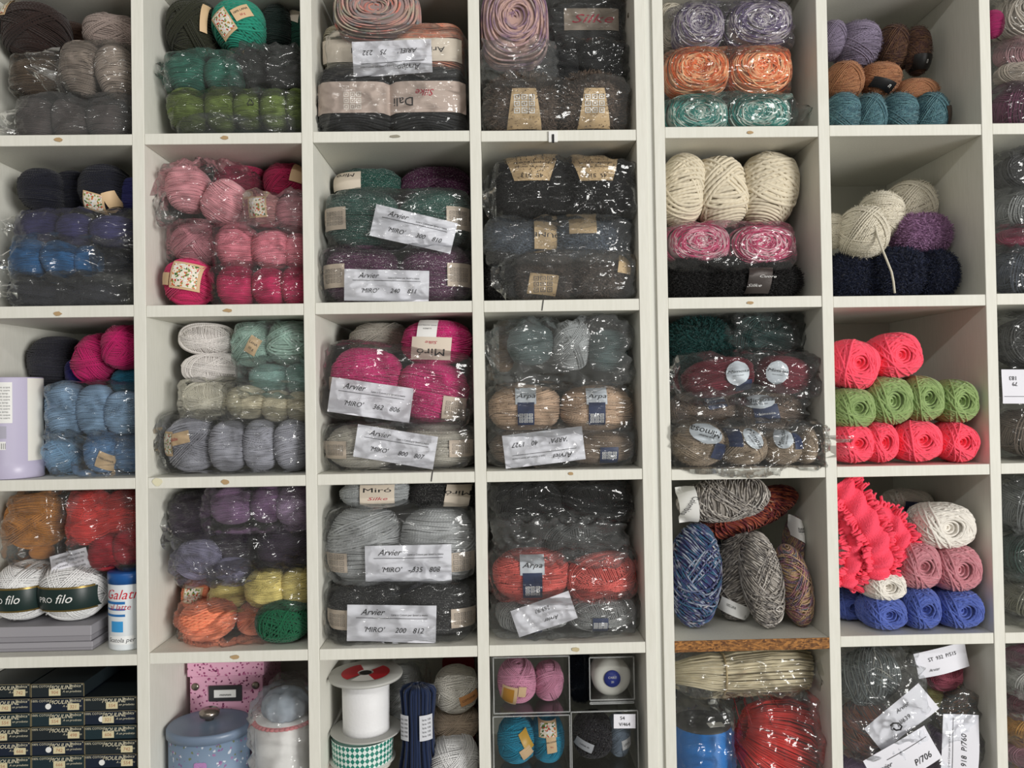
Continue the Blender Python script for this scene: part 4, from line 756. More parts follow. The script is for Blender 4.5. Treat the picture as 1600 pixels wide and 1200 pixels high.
# ---- column 3, row 4
o = ball(588, 768, 110, 50, yarn((160, 164, 166), sparkle=.8), 'silver grey ball with cream name label', 'barrelw', Y=.1); band(o, .1, .1, .95, 1.3, CREAM, texts=[('Miró', 0, .28, .42, INK, 0, 0), ('Silke', 0, -.3, .3, REDINK, 0, .3)], lift=1.06)
o = ball(694, 768, 108, 54, yarn((28, 27, 28), sparkle=.8), 'black glitter ball with inverted cream label', 'barrelw', Y=.1); band(o, .5, .0, .75, 1.4, CREAM, 5, texts=[('Miró', 0, .2, .42, INK, 1, 0)], lift=1.06)
SIL = yarn((168, 170, 172), sparkle=.5)
pack((568, 850, 118, 118), (684, 850, 116, 118), SIL, 'silver grey ball in the printed pack', 'silver grey balls in pack', sy=-.35, bh=.5)
bag(509, 790, 742, 910, 'clear pack of silver grey yarn', film(.07), Yf=.012, Yb=.24); shop_card(638, 880, 134, 56, 0, .008, 'white card 335 808 on the silver pack', "'MIRO'", '335', '808', extra='-/')
pack((568, 958, 120, 100), (686, 958, 118, 100), yarn((40, 40, 42), sparkle=.6), 'black glitter ball in the printed pack', 'black glitter balls in pack', f=1, sy=-.2)
bag(509, 906, 748, 1014, 'clear pack of black glitter yarn on shelf', film(.04), f=1, Yf=.004, Yb=.24, amp=.009); shop_card(612, 982, 138, 57, 2, .0, 'white card 200 812 on the black pack', "'MIRO'", '200', '812')
# ---- column 4, row 4
balls([(822, 784, 116, 60), (930, 782, 112, 62)], yarn((24, 24, 26)), 'black ball in the glossy top bag', 'black balls in top bag', 'crossw', Y=.12); bag(764, 752, 988, 818, 'glossy clear bag of black yarn under shelf', film(.03), Yf=.03, Yb=.26, amp=.012)
ball(906, 842, 126, 64, yarn((96, 98, 98)), 'dark grey ball in a half empty bag', 'crossw', Y=.12); bag(778, 808, 974, 876, 'half empty crumpled bag with dark grey ball', film(.12), Yf=.03, Yb=.24, amp=.016)
CSP = yarn((232, 100, 92), speck=(110, 50, 50))
o = ball(830, 896, 118, 84, CSP, 'speckled coral ball with navy and white label', 'barrelw', Y=.09, dr=42); arpa(o, 0, .1, .5, 1.6)
ball(942, 900, 112, 74, CSP, 'speckled coral ball without label', 'crossw', Y=.09, rot=-8, dr=42); bag(764, 856, 996, 938, 'clear pack of speckled coral balls', FILM, Yf=.012, Yb=.24)
for cx in (832, 942):
    o = ball(cx, 966, 114, 80, yarn((142, 144, 144)), 'mid grey ball in the lowest pack', 'crossw', Y=.09, f=1, dr=42, group='mid grey balls in pack'); band(o, .0 if cx < 900 else -.1, -.4, .45, .95, NAVY, sym=(0, 0, .14, 3))
bag(770, 928, 1002, 1008, 'clear pack of mid grey yarn on shelf', film(.08), f=1, Yf=.012, Yb=.24)
card(850, 960, 96, 44, -18, .023, 'white card slipping diagonally into the grey pack', [('269/R?', .0, .2, .2, INK, 1, 0), ('Arvier', .1, -.2, .2, INK, 1, .4)])
# ---- column 5, row 4: hand-dyed hanks
GH = [(150, 146, 140), (196, 190, 182), (96, 90, 88), (176, 168, 158), (70, 66, 66), (206, 200, 192)]
GRH = yarn((150, 146, 140), ramp=GH, freq=.05, var=.2); BLH = yarn((60, 70, 120), ramp=[(40, 48, 96), (62, 84, 130), (150, 160, 176), (50, 44, 100), (36, 90, 120), (70, 56, 90), (180, 178, 176)], freq=.05); RDH = yarn((110, 24, 30), ramp=[(96, 20, 30), (130, 36, 34), (180, 84, 50), (84, 16, 28), (112, 24, 36), (196, 150, 120)], freq=.05)
MUH = yarn((150, 100, 110), ramp=[(150, 90, 112), (178, 120, 114), (96, 88, 112), (186, 154, 108), (136, 78, 108), (90, 108, 118), (198, 112, 106)], freq=.03)
def hank(cx, cy, w_, h_, mat, lab, rot=0, Y=.08, f=0, dr=34): return ball(cx, cy, w_, h_, mat, lab, 'hank', rot=rot, Y=Y, f=f, dr=dr, name='yarn_hank', cat='yarn hank')
o = hank(1130, 780, 66, 166, GRH, 'grey and white hank lying on top, label at its end', 84, .07, dr=32); band(o, 0, -.8, 1.7, .36, WHITE, texts=[], lift=1.05); text(o, 'Colombina', 0, -.8, .2, INK, fn=lambda X, Z: on_ball(o, 1.07)(X, Z), rot=20)
hank(1168, 800, 56, 186, RDH, 'dark red and orange hank lying under the grey one', 68, .10, dr=30)
hank(1086, 908, 80, 186, BLH, 'blue and violet hank standing by the panel', 4, .08, f=1)
hank(1118, 868, 28, 110, BLH, 'thin twisted end of the blue hank', -14, .12, dr=14)
o = hank(1150, 908, 68, 172, GRH, 'grey hank with white label near its foot', 6, .085, f=1); band(o, -.1, -.68, 1.5, .32, WHITE, 8, texts=[('100% LANA', -.3, .03, .09, INK, 0, 0), ('a', .5, -.06, .12, INK, 0, 0)], lift=1.06)
hank(1190, 914, 66, 172, GRH, 'grey hank leaning beside the labelled one', -8, .065, f=1)
hank(1242, 916, 56, 156, MUH, 'multicoloured pastel hank standing in front', -12, .07, f=1)
o = hank(1260, 862, 64, 124, MUH, 'multicoloured hank with white label at the top', 4, .1); band(o, 0, .68, 1.8, .55, WHITE, 6, texts=[], lift=1.06); text(o, 'Colombina', .2, .66, .26, INK, flip=1, fn=lambda X, Z: on_ball(o, 1.08)(X, Z))
# ---- column 6, row 4
WRO = yarn((230, 224, 214), var=.06); PRO_ = yarn((196, 118, 128), ramp=[(188, 106, 118), (206, 132, 142), (178, 98, 110)]); BRO = yarn((66, 88, 176), ramp=[(56, 78, 164), (84, 106, 192), (50, 70, 152)])
o = ball(1417, 790, 76, 52, WRO, 'white skein at the back with navy label', 'rosette', Y=.2); band(o, .1, -.1, 1.2, .9, NAVY, 8, texts=[('LANA', -.2, .1, .2, WHITE, 0, 0)], lift=1.06)
for b, mt, lab, f_ in [((1468, 820, 92, 72), WRO, 'cream white roving skein on top of pink', 0), ((1322, 862, 60, 72), WRO, 'white roving skein half hidden by the coral scarf', 0), ((1374, 910, 64, 50), WRO, 'white roving skein lying on blue skeins', 0), ((1427, 880, 70, 74), PRO_, 'dusty pink roving skein next to the scarf', 0), ((1494, 884, 94, 78), PRO_, 'dusty pink roving skein below the cream one', 0),
        ((1322, 954, 56, 66), BRO, 'royal blue roving skein behind the divider', 1), ((1376, 955, 72, 62), BRO, 'royal blue roving skein under the white one', 1), ((1430, 948, 64, 72), BRO, 'royal blue roving skein in the middle of the row', 1), ((1499, 954, 90, 78), BRO, 'royal blue roving skein, largest, at the free end', 1)]:
    ball(*b, mt, lab, 'rosette', Y=.05 if b[0] != 1322 else .11, dr=40, f=f_, name='yarn_skein', cat='yarn skein')
# ruffle scarf
t = empty('ruffle_scarf', P(1365, 840, .03)); tag(t, 'coral pink ruffled knit scarf with looped fringe', 'scarf'); CS = yarn((255, 78, 104), var=.08); off = t.location
def ruffle(path, wd, seed):
    R = random.Random(seed); pts = [P(x, y, Y)-off for x, y, Y in path]; den = []
    for i in range(len(pts)-1):
        for k in range(8): den.append(pts[i].lerp(pts[i+1], k/8))
    den.append(pts[-1]); n = len(den); V = []; Fc = []; m_ = 9; edge = [[], []]
    for i, p in enumerate(den):
        d = (den[min(i+1, n-1)]-den[max(i-1, 0)]).normalized(); sd = d.cross(Vector((0, 1, 0))).normalized()
        for j in range(m_):
            u = -1+2*j/(m_-1); V.append(p+sd*u*wd/2+Vector((0, -.012*(1-u*u)+.006*math.sin(i*.9+u*2+seed), 0)))
        edge[0].append((V[-m_], -sd)); edge[1].append((V[-1], sd))
    for i in range(n-1):
        for j in range(m_-1): Fc.append((i*m_+j, i*m_+j+1, (i+1)*m_+j+1, (i+1)*m_+j))
    kb = obj('knit_band', npmesh('knit_band', [tuple(v) for v in V], Fc, True), plain((255, 78, 104), .85, bump=1.0, bscale=420), t); sm = kb.modifiers.new('thick', 'SOLIDIFY'); sm.thickness = .003; sm.offset = 1
    for e in edge:
        mb = MB()
        for i in range(0, n):
            for q in range(2):
                p, sd = e[i]; L_ = .010*R.uniform(.7, 1.3); a = p+Vector((0, 0, R.uniform(-.003, .003))); d = (sd+Vector((R.uniform(-.3, .3), R.uniform(-.5, .1), R.uniform(-.4, .2)))).normalized(); s2 = Vector((R.uniform(-1, 1), R.uniform(-.5, .5), R.uniform(-1, 1)))*.004
                mb.tube([a-sd*.004, a+d*L_*.5+s2*.5, a+d*L_+s2, a+d*L_*1.08+s2*1.6, a+d*L_+s2*2.2, a+d*L_*.5+s2*2.2, a-sd*.004+s2*1.4], .0024, 5)
        fo = obj('loop_fringe', mb.mesh('loop_fringe', True), CS, t)
ruffle([(1312, 752, .04), (1330, 775, .035), (1352, 808, .025), (1372, 845, .02), (1378, 880, .018), (1372, 905, .02)], .05, 1)
ruffle([(1352, 800, .05), (1382, 806, .04), (1404, 828, .03), (1412, 856, .028), (1408, 884, .03)], .042, 5)
ruffle([(1312, 790, .06), (1322, 815, .05), (1338, 850, .035), (1332, 890, .03), (1322, 918, .03)], .036, 9)
# ---- column 7, row 4
for (cy, h_, c_, lab, f_) in [(790, 84, (120, 124, 124), 'mid grey yarn in crumpled bag under shelf', 0), (868, 74, (46, 74, 66), 'dark bottle green yarn in clear bag', 0), (945, 80, (132, 130, 112), 'olive grey yarn in clear bag on shelf', 1)]:
    ball(1628, cy, 126, h_, yarn(c_), lab, 'crossw', Y=.1, f=f_); bag(1566, cy-h_/2-1, 1700, cy+h_/2+1, 'clear bag around the '+lab.split(' in ')[0], film(.08), Yf=.012, Yb=.22, f=f_, amp=.011)
# ---- column 1, row 5: thread boxes
DK = [plain((30, 38, 42), .45), plain((24, 34, 50), .45), plain((28, 46, 52), .45)]; EDGE = plain((150, 140, 110), .4, .5); LETT = plain((206, 200, 176), .6); CREAMST = plain((206, 196, 160), .7)
def thread_box(cx, ytop, Y, k, place):
    s = S(Y); wx = 80*s/2; hz = 21.6*s; c = P(cx, ytop, Y); t = empty('thread_box', (c.x, Y+.1, c.z-hz)); R = random.Random(k*5+int(cx))
    tag(t, f'dark cardboard embroidery thread box, {place}', 'box', 'embroidery thread boxes')
    b = obj('box_body', MB().box((-wx, -.1, 0), (wx, .1, hz-.0006), .0008).mesh('box_body'), DK[k % 3], t)
    obj('gilt_edge', MB().box((-wx-.0003, -.1006, hz-.0022), (wx+.0003, -.0996, hz-.0012)).box((-wx-.0003, -.1006, .0006), (-wx+.0008, -.0996, hz-.001)).box((wx-.0008, -.1006, .0006), (wx+.0003, -.0996, hz-.001)).mesh('gilt_edge'), EDGE, t)
    text(b, 'MOULINE', wx*.12, hz*.68, .0105, LETT, .3, y=-.1012, bold=.01); text(b, '"Lubica"', wx*.68, hz*.78, .008, LETT, .3, y=-.1012); text(b, '100% COTONE', -wx*.6, hz*.78, .006, LETT, 0, y=-.1012); text(b, 'A un prodotto', wx*.55, hz*.4, .006, LETT, .3, y=-.1012)
    x = R.choice([-.1, .05, .6]); st = obj('number_sticker', MB().box((wx*x-.011, -.1016, hz*.12), (wx*x+.011, -.1007, hz*.58)).mesh('number_sticker'), CREAMST, b); text(st, str(R.choice([606, 666, 498, 554, 321, 904, 742])), wx*x, hz*.34, .009, plain((170, 120, 90), .7), .1, y=-.1019)
    if k % 3 == 1: obj('round_sticker', MB().lathe([(0, 0), (.0055, 0), (.0055, .0008), (0, .0008)], 18).mesh('round_sticker'), WHITE, b).matrix_local = Matrix.Translation((-wx*.35, -.1007, hz*.4)) @ Matrix.Rotation(math.pi/2, 4, 'X')
for cx, y0, n_, cn in ((6, 1066, 10, 'stack against the wall side'), (90, 1060, 10, 'middle stack'), (173, 1081, 9, 'stack by the divider')):
    zb = floor_z(cx, 1100); Yb = .012; s = S(Yb); pitch = 22.2*s; top = P(cx, y0, Yb).z; n2 = int((top-zb)/pitch+.5)
    for k in range(n2):
        z_top = zb+(n2-k)*pitch; py = y0+k*22.2; thread_box(cx, y0, Yb+random.Random(k+cx).uniform(0, .004), k, f'{cn}, {"topmost" if k == 0 else "lowest" if k == n2-1 else ["second","third","fourth","fifth","sixth","seventh","eighth","ninth"][k-1]+" from its top"}')
        o = [x for x in bpy.data.objects if x.name.startswith('thread_box')][-1]
        bpy.data.objects[o.name].location.z = zb+(n2-1-k)*pitch
# ---- column 2, row 5
zf = floor_z(350, 1100)
def px_box(x0, x1, y0, Yf, Yb): a = P(x0, y0, Yf); b = P(x1, y0, Yf); return a.x, b.x, a.z
xa, xb, zt = px_box(292, 412, 1036, .153, .3); t = empty('storage_box', ((xa+xb)/2, .2275, zf)); tag(t, 'pink cardboard storage box with dark metal label holder', 'box'); h_ = zt-zf; hw = (xb-xa)/2-.004; PKM = floral((226, 170, 196), ((150, 60, 110), (110, 40, 80), (190, 110, 150)), 300, .12)
obj('body', MB().box((-hw, -.07, 0), (hw, .07, h_-.03), .001).mesh('body'), PKM, t); obj('lid', MB().box((-hw-.004, -.074, h_-.03), (hw+.004, .074, h_), .001).mesh('lid'), PKM, t)
lh = obj('label_holder', MB().box((-.036, -.075, h_-.083), (.034, -.07, h_-.05), .001).mesh('label_holder'), plain((92, 92, 94), .35, .8), t); obj('label_insert', MB().box((-.024, -.0765, h_-.074), (.022, -.075, h_-.058)).mesh('label_insert'), WHITE, lh); text(lh, 'mmmm', 0, h_-.068, .008, INK, .3, y=-.0775)
for x in (-.065, .062):
    o = obj('metal_stud', MB().lathe([(.008, 0), (.008, .002), (.005, .004), (0, .0045)], 18).mesh('metal_stud', True), plain((140, 132, 120), .3, .9), t); o.location = (x, -.07, h_-.052); o.rotation_euler = (math.pi/2, 0, 0)
t = empty('oval_tin', (-.588, .078, zf)); tag(t, 'blue grey oval tin with flower print and knob lid', 'tin'); zl = P(318, 1130, .078).z-zf; rx, ry = .083, .07
FLT = floral((120, 140, 164), ((150, 110, 150), (200, 205, 215), (110, 120, 90), (130, 90, 140)), 240, .1)
obj('body', MB().lathe([(.97, 0), (1, .003), (1, zl-.012)], 64, sx=rx*.95, sy=ry*.95).mesh('body', True), FLT, t)
ld = obj('lid', MB().lathe([(1, zl-.016), (1.0, zl-.002), (.96, zl+.002), (.9, zl+.001), (.5, zl+.006), (0, zl+.007)], 64, sx=rx, sy=ry).mesh('lid', True), plain((112, 128, 150), .35), t)
obj('knob', MB().lathe([(.008, zl+.005), (.009, zl+.012), (.019, zl+.016), (.02, zl+.024), (.015, zl+.029), (0, zl+.03)], 28).mesh('knob', True), plain((150, 140, 132), .25, .9), ld)
for k in range(16):
    a = 2*math.pi*k/16; obj('petal', MB().lathe([(0, -.0005), (.0035, 0), (0, .0005)], 8, sx=1, sy=2.2).mesh('petal'), plain((176, 130, 180), .5), t).matrix_local = Matrix.Translation((.006+.009*math.cos(a), -ry*.95*math.sqrt(max(0, 1-((.006+.009*math.cos(a))/(rx*.95))**2))-.0012, zl*.62+.012*math.sin(a))) @ Matrix.Rotation(a, 4, 'Y') @ Matrix.Rotation(math.pi/2, 4, 'X')
t = empty('tissue_jar', P(446, 1190, .09)); t.location.z = zf; tag(t, 'white wrapped jar with pink lace rim in clear film', 'jar'); r_ = .0585; zt = P(452, 1118, .09).z-zf
obj('body', MB().lathe([(r_*.97, 0), (r_, .004), (r_, zt-.006), (r_*.96, zt)], 48).mesh('body', True), plain((224, 222, 220), .6, bump=.3, bscale=60), t)
mb = MB()
for k in range(40): a = 2*math.pi*k/40; mb.lathe([(.006, 0), (.007, .002), (.002, .005), (0, .005)], 8, c=(r_*1.0*math.cos(a), r_*1.0*math.sin(a), zt-.006))
mb.lathe([(r_*.3, zt), (r_, zt-.001), (r_*1.01, zt-.006)], 40); obj('lace_rim', mb.mesh('lace_rim', True), plain((206, 120, 124), .7), t)
bag(396, 1092, 506, 1274, 'crinkled clear film over the white jar', film(.12), Yf=.0, Yb=.19, amp=.01, f=1)
t = empty('cloth_cap', P(446, 1104, .085)); tag(t, 'puffy grey blue elastic cloth cap on the jar', 'cap'); t.location.z = zf+zt+.001; r_ = 36*S(.07); V = []; Fc = []; n_ = 48
prof = [(0, .058), (.35, .057), (.7, .05), (.95, .036), (1.0, .022), (.9, .009), (.72, .001), (.6, .0)]
for i, (q, z) in enumerate(prof):
    for k in range(n_): a = 2*math.pi*k/n_; w_ = 1+(.05*math.sin(k*2.6+i)+.06*math.sin(11*a))*(i/len(prof)); V.append((r_*q*w_*math.cos(a), r_*q*w_*math.sin(a), z))
Fc = [(i*n_+k, (i+1)*n_+k, (i+1)*n_+(k+1) % n_, i*n_+(k+1) % n_) for i in range(len(prof)-1) for k in range(n_)]+[tuple((len(prof)-1)*n_+k for k in range(n_-1, -1, -1))]
obj('cap_cloth', npmesh('cap_cloth', V, Fc, True), plain((150, 160, 172), .6, bump=.3, bscale=80), t); obj('top_button', MB().lathe([(.008, .0575), (.007, .061), (0, .062)], 16).mesh('top_button', True), plain((166, 174, 184), .5), t)
# ---- column 3, row 5: ribbons and threads
zf = floor_z(600, 1100)
def spool(name, label, cx, Y, parts, cat):
    t = empty(name, (P(cx, 1100, Y).x, Y, zf)); tag(t, label, cat)
    for nm, prof, mt in parts: obj(nm, MB().lathe(prof, 56).mesh(nm, True), mt, t)
    return t
GP = plain((176, 176, 172), .45); Yp = .09; s = S(Yp); Z = lambda py: P(570, py, Yp).z-zf
t = spool('ribbon_spool', 'red spool with cream flange at the bottom of the ribbon stack', 564, Yp, [('core', [(.046, 0), (.046, Z(1192))], plain((170, 24, 44), .5)), ('flange', [(.02, Z(1192)), (46*s, Z(1192)), (46*s, Z(1188)), (.02, Z(1186))], plain((208, 206, 198), .5))], 'ribbon spool')
GING = None
m_, nt, b_ = nmat('gingham_ribbon'); tc = N(nt, 'TexCoord'); mp = N(nt, 'Mapping'); mp.inputs['Rotation'].default_value = (0, 0, 0); ck = N(nt, 'TexChecker'); ck.inputs['Scale'].default_value = 1; ck.inputs[1].default_value = (*lin((24, 120, 104)), 1); ck.inputs[2].default_value = (*lin((214, 226, 222)), 1)
at = N(nt, 'Attribute', attribute_name='uvw', attribute_type='GEOMETRY'); nt.links.new(at.outputs['Vector'], ck.inputs[0]); nt.links.new(ck.outputs[0], b_.inputs['Base Color']); b_.inputs['Roughness'].default_value = .5
t = empty('gingham_ribbon_roll', (P(566, 1100, Yp).x, Yp, zf+Z(1182))); tag(t, 'roll of green and white gingham ribbon', 'ribbon roll'); z1 = Z(1146)-Z(1182)
V = []; U = []; n_ = 72
for z in (0, z1*.5, z1):
    for k in range(n_+1): a = 2*math.pi*k/n_; r_ = (46+1.5*(z/z1))*s; V.append((r_*math.cos(a), r_*math.sin(a), z)); d_ = k/n_*40; U.append((d_+z/z1*4+.01, d_-z/z1*4+.01, .5))
me = npmesh('ribbon', V, [(i*(n_+1)+k, i*(n_+1)+k+1, (i+1)*(n_+1)+k+1, (i+1)*(n_+1)+k) for i in range(2) for k in range(n_)], True); a_ = me.attributes.new('uvw', 'FLOAT_VECTOR', 'POINT'); a_.data.foreach_set('vector', np.array(U, dtype=np.float32).ravel())
obj('ribbon', me, m_, t); obj('card_disc', MB().lathe([(.01, 0), (50*s, -.001), (50*s, .001), (.01, .002)], 48).mesh('card_disc', True), plain((200, 204, 198), .6), t); obj('top_layers', MB().lathe([(.015, z1-.002), (46*s, z1-.001), (.02, z1)], 48).mesh('top_layers', True), plain((120, 160, 150), .6), t)
t = empty('ribbon_spool', (P(572, 1100, Yp).x, Yp, zf+Z(1143))); tag(t, 'big spool of white ribbon with grey flanges and red label', 'ribbon spool'); zz = lambda py: Z(py)-Z(1143)
obj('lower_flange', MB().lathe([(.012, 0), (53*s, .004), (55*s, .007), (53*s, .008), (.02, .004)], 56).mesh('lower_flange', True), GP, t); obj('ribbon_winding', MB().lathe([(36*s, .005), (35.5*s, .02), (36*s, zz(1100)), (36.3*s, zz(1058))], 56).mesh('ribbon_winding', True), plain((224, 224, 226), .55, bump=.25, bscale=150), t)
uf = obj('upper_flange', MB().lathe([(.012, zz(1058)), (56*s, zz(1056)), (57*s, zz(1053)), (56*s, zz(1051)), (.0125, zz(1051)), (.0125, zz(1060))], 56).mesh('upper_flange', True), GP, t)
for a0 in (math.pi*.62, math.pi*1.62):
    V = [(r_*math.cos(a0+q*2.1/12), r_*math.sin(a0+q*2.1/12), zz(1051)+.0008) for r_ in (.016, 37*s) for q in range(13)]; obj('red_label', npmesh('red_label', V, [(q, q+1, 14+q, 13+q) for q in range(12)], False), plain((190, 26, 42), .45), uf)
V = [(r_*math.cos(-2.05+q*1.0/8), r_*math.sin(-2.05+q*1.0/8), zz(1051)+.0009) for r_ in (.016, 37*s) for q in range(9)]; obj('white_label', npmesh('white_label', V, [(q, q+1, 10+q, 9+q) for q in range(8)], False), WHITE, uf)
obj('core_hole', MB().lathe([(.0122, zz(1051)+.0004), (.0, zz(1051)+.0003)], 24).mesh('core_hole'), plain((40, 40, 40), .8), uf)
ball(633, 1080, 56, 84, plain((206, 208, 208), .25, bump=.8, bscale=90), 'bubble wrapped white bundle behind the navy skein', 'cross', Y=.235, name='wrapped_bundle', cat='bundle'); bag(604, 1034, 664, 1125, 'bubble wrap film around the white bundle', film(.1), Yf=.172, Yb=.3, amp=.008, p=3)
NV = yarn((22, 40, 78)); t = empty('yarn_skein', (P(652, 1100, .07).x, .07, zf)); tag(t, 'upright navy yarn skein with two paper bands', 'yarn skein'); s = S(.07); zz = lambda py: P(652, py, .07).z-zf
mb = MB(); R = random.Random(4)
for k in range(90):
    a = 2*math.pi*R.random(); q = math.sqrt(R.random()); x, y = math.cos(a)*q, math.sin(a)*q; pt = []
    for i, py in enumerate((1274, 1240, 1200, 1165, 1130, 1100, 1080, 1070, 1066)):
        wd = [30, 34, 33, 27, 25, 28, 30, 26, 14][i]*s; pt.append((x*wd+R.uniform(-1, 1)*.001, y*wd*.7, zz(py)-(.006*q if i > 6 else 0)))
    mb.tube(pt, .0032, 5)
obj('strands', mb.mesh('strands', True), NV, t)
for a0, a1, lab in ((-1.05, -.42, 'tape'), (.18, 1.0, 'label')):
    bo = cyl_patch(t, 'paper_band', 28.5*s, a0, a1, zz(1149), zz(1110), plain((196, 198, 204), .6)); bo.scale.y = .78
    for i in range(5): o2 = cyl_text(bo, 'lana 100', 28.8*s, (a0+a1)/2, zz(1117)-i*.008, .006, INK)
o = ball(714, 1075, 68, 74, yarn((216, 212, 202), var=.06), 'off-white crochet ball with brown label', 'cross', Y=.12); band(o, .62, -.1, .8, .45, plain((196, 140, 90), .6), -14, texts=[('COTONE', 0, 0, .14, INK, 0, 0)])
ball(714, 1128, 76, 58, yarn((180, 160, 138)), 'beige crochet ball between two white ones', 'cross', Y=.115)
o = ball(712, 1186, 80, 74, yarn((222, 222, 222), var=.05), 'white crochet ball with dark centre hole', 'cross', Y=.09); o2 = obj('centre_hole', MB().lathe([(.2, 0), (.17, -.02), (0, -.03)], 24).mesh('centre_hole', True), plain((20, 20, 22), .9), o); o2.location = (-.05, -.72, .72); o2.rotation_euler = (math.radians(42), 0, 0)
ball(716, 1244, 80, 56, yarn((200, 190, 180)), 'pale ball underneath the white crochet balls', 'cross', Y=.1, f=1)
t = obj('red_carton', MB().box((0, 0, 0), (.074, .05, P(700, 1032, .3).z-zf), .001).mesh('red_carton'), plain((120, 16, 24), .6)); t.location = (P(692, 1100, .3).x, .3, zf); tag(t, 'dark red carton at the back behind crochet balls', 'carton')
# ---- column 4, row 5: clear boxes
zf = floor_z(850, 1100); AC = acrylic(); BOXES = []
def clear_box(x0, x1, y0, y1, Y, lab, dep=.12, to_floor=False):
    a, b = P(x0, y1, Y), P(x1, y0, Y); z0 = zf+.0005 if to_floor else a.z; t = empty('clear_box', ((a.x+b.x)/2, Y+dep/2, z0)); tag(t, lab, 'clear box'); hw, h_, k = (b.x-a.x)/2, b.z-z0, .0012; d = dep/2
    obj('front_pane', MB().box((-hw, -d, 0), (hw, -d+k, h_)).mesh('front_pane'), AC, t); obj('back_pane', MB().box((-hw, d-k, 0), (hw, d, h_)).mesh('back_pane'), AC, t)
    for x in (-hw, hw-k): obj('side_pane', MB().box((x, -d+k, 0), (x+k, d-k, h_)).mesh('side_pane'), AC, t)
    obj('base_pane', MB().box((-hw+k, -d+k, 0), (hw-k, d-k, k)).mesh('base_pane'), AC, t); obj('top_pane', MB().box((-hw+k, -d+k, h_-k), (hw-k, d-k, h_)).mesh('top_pane'), AC, t)
    BOXES.append((Vector((a.x+.003, Y+.003, z0+.002)), Vector((b.x-.003, Y+dep-.003, b.z-.003))))
    e = MB(); q = .0011
    for x in (-hw, hw):
        e.box((x-q, -d-q, 0), (x+q, -d+q, h_))
    for z in (0, h_): e.box((-hw, -d-q, z-q), (hw, -d+q, z+q))
    obj('edge_bead', e.mesh('edge_bead'), film(.5, 1.2), t); return t
clear_box(772, 890, 1117, 1212, .03, 'clear plastic box holding turquoise balls'); clear_box(772, 889, 1025, 1115, .03, 'clear plastic box holding pink balls'); clear_box(894, 996, 1110, 1204, .03, 'clear plastic box holding black and grey balls'); clear_box(922, 990, 1026, 1094, .05, 'small clear box holding the white thread reel', .1); 
clear_box(772, 890, 1214, 1275, .03, 'lowest clear box under the turquoise one', to_floor=True); clear_box(894, 996, 1206, 1275, .03, 'lowest clear box under the black one', to_floor=True); clear_box(922, 990, 1096, 1100, .05, 'shallow empty clear tray under the thread reel box', .1)
o = ball(807, 1070, 66, 76, yarn((222, 146, 178)), 'pink ball with gold label and open centre', 'cross', Y=.09); band(o, -.45, -.35, .8, 1.0, TAN, 8); band(o, -.5, -.33, .55, .75, plain((176, 124, 40), .4), 8, lift=1.05, name='gold_picture'); band(o, .22, -.12, .4, .5, TAN, 8)
ball(861, 1066, 56, 62, yarn((222, 146, 178)), 'pink ball without label in the box', 'cross', Y=.095)
TQ = yarn((22, 140, 176)); o = ball(805, 1163, 68, 84, TQ, 'turquoise ball with a folded gold label', 'cross', Y=.09); band(o, .45, .35, .45, .9, plain((190, 150, 60), .4), -28); band(o, .45, -.15, .6, .5, TAN, -28)
o = ball(861, 1158, 64, 82, TQ, 'turquoise ball with patterned label and tag', 'cross', Y=.09); bilba(o, -.05, .7, 1.1, .55, 0); band(o, .15, .15, .6, .75, TAN, -5, texts=[('100% COTONE', 0, .1, .1, INK, 0, 0), ('50 g', 0, -.1, .1, REDINK, 0, 0)])
o = ball(926, 1158, 66, 86, yarn((26, 24, 32), sparkle=.25), 'black sequinned ball with grey tag in box', 'messy', Y=.09); band(o, -.55, -.05, .85, .45, plain((170, 172, 178), .6), 20, texts=[('LANA 40', 0, 0, .12, INK, 0, 0)])
o = ball(974, 1158, 52, 80, yarn((128, 144, 162)), 'grey blue tweed ball with pale tag in box', 'cross', Y=.09); band(o, .45, -.05, .85, .5, plain((186, 186, 188), .6), -10, texts=[('LANA', 0, 0, .2, INK, 0, 0)])
card(976, 1127, 34, 22, 1, .0285, 'small white price sticker reading 54 V/464', [('54', -.1, .22, .34, INK, 0, 0), ('V/464', 0, -.22, .34, INK, 0, 0)], name='price_sticker', cat='sticker', bend=0)
ball(908, 1056, 40, 72, yarn((38, 48, 66)), 'dark navy yarn between the clear boxes', 'fuzzy', Y=.21)
t = empty('thread_reel', P(956, 1059, .075)); tag(t, 'white thread reel facing out with blue centre sticker', 'thread reel'); s = S(.075); M90 = Matrix.Rotation(math.pi/2, 4, 'X')
for nm, prof, mt in (('thread_winding', [(13*s, .004), (20*s, .006), (27*s, .002), (30.5*s, -.008), (30*s, -.045), (12*s, -.05)], yarn((220, 218, 208))), ('centre_sticker', [(0, .0075), (12.6*s, .0075), (13*s, .004)], plain((40, 56, 140), .4))):
    o = obj(nm, MB().lathe(prof, 48).mesh(nm, True), mt, t); o.rotation_euler = (math.pi/2, 0, 0)
text(t, 'CABLE', 0, .003, .006, WHITE, y=-.0082); text(t, '20', 0, -.006, .006, WHITE, y=-.0082)
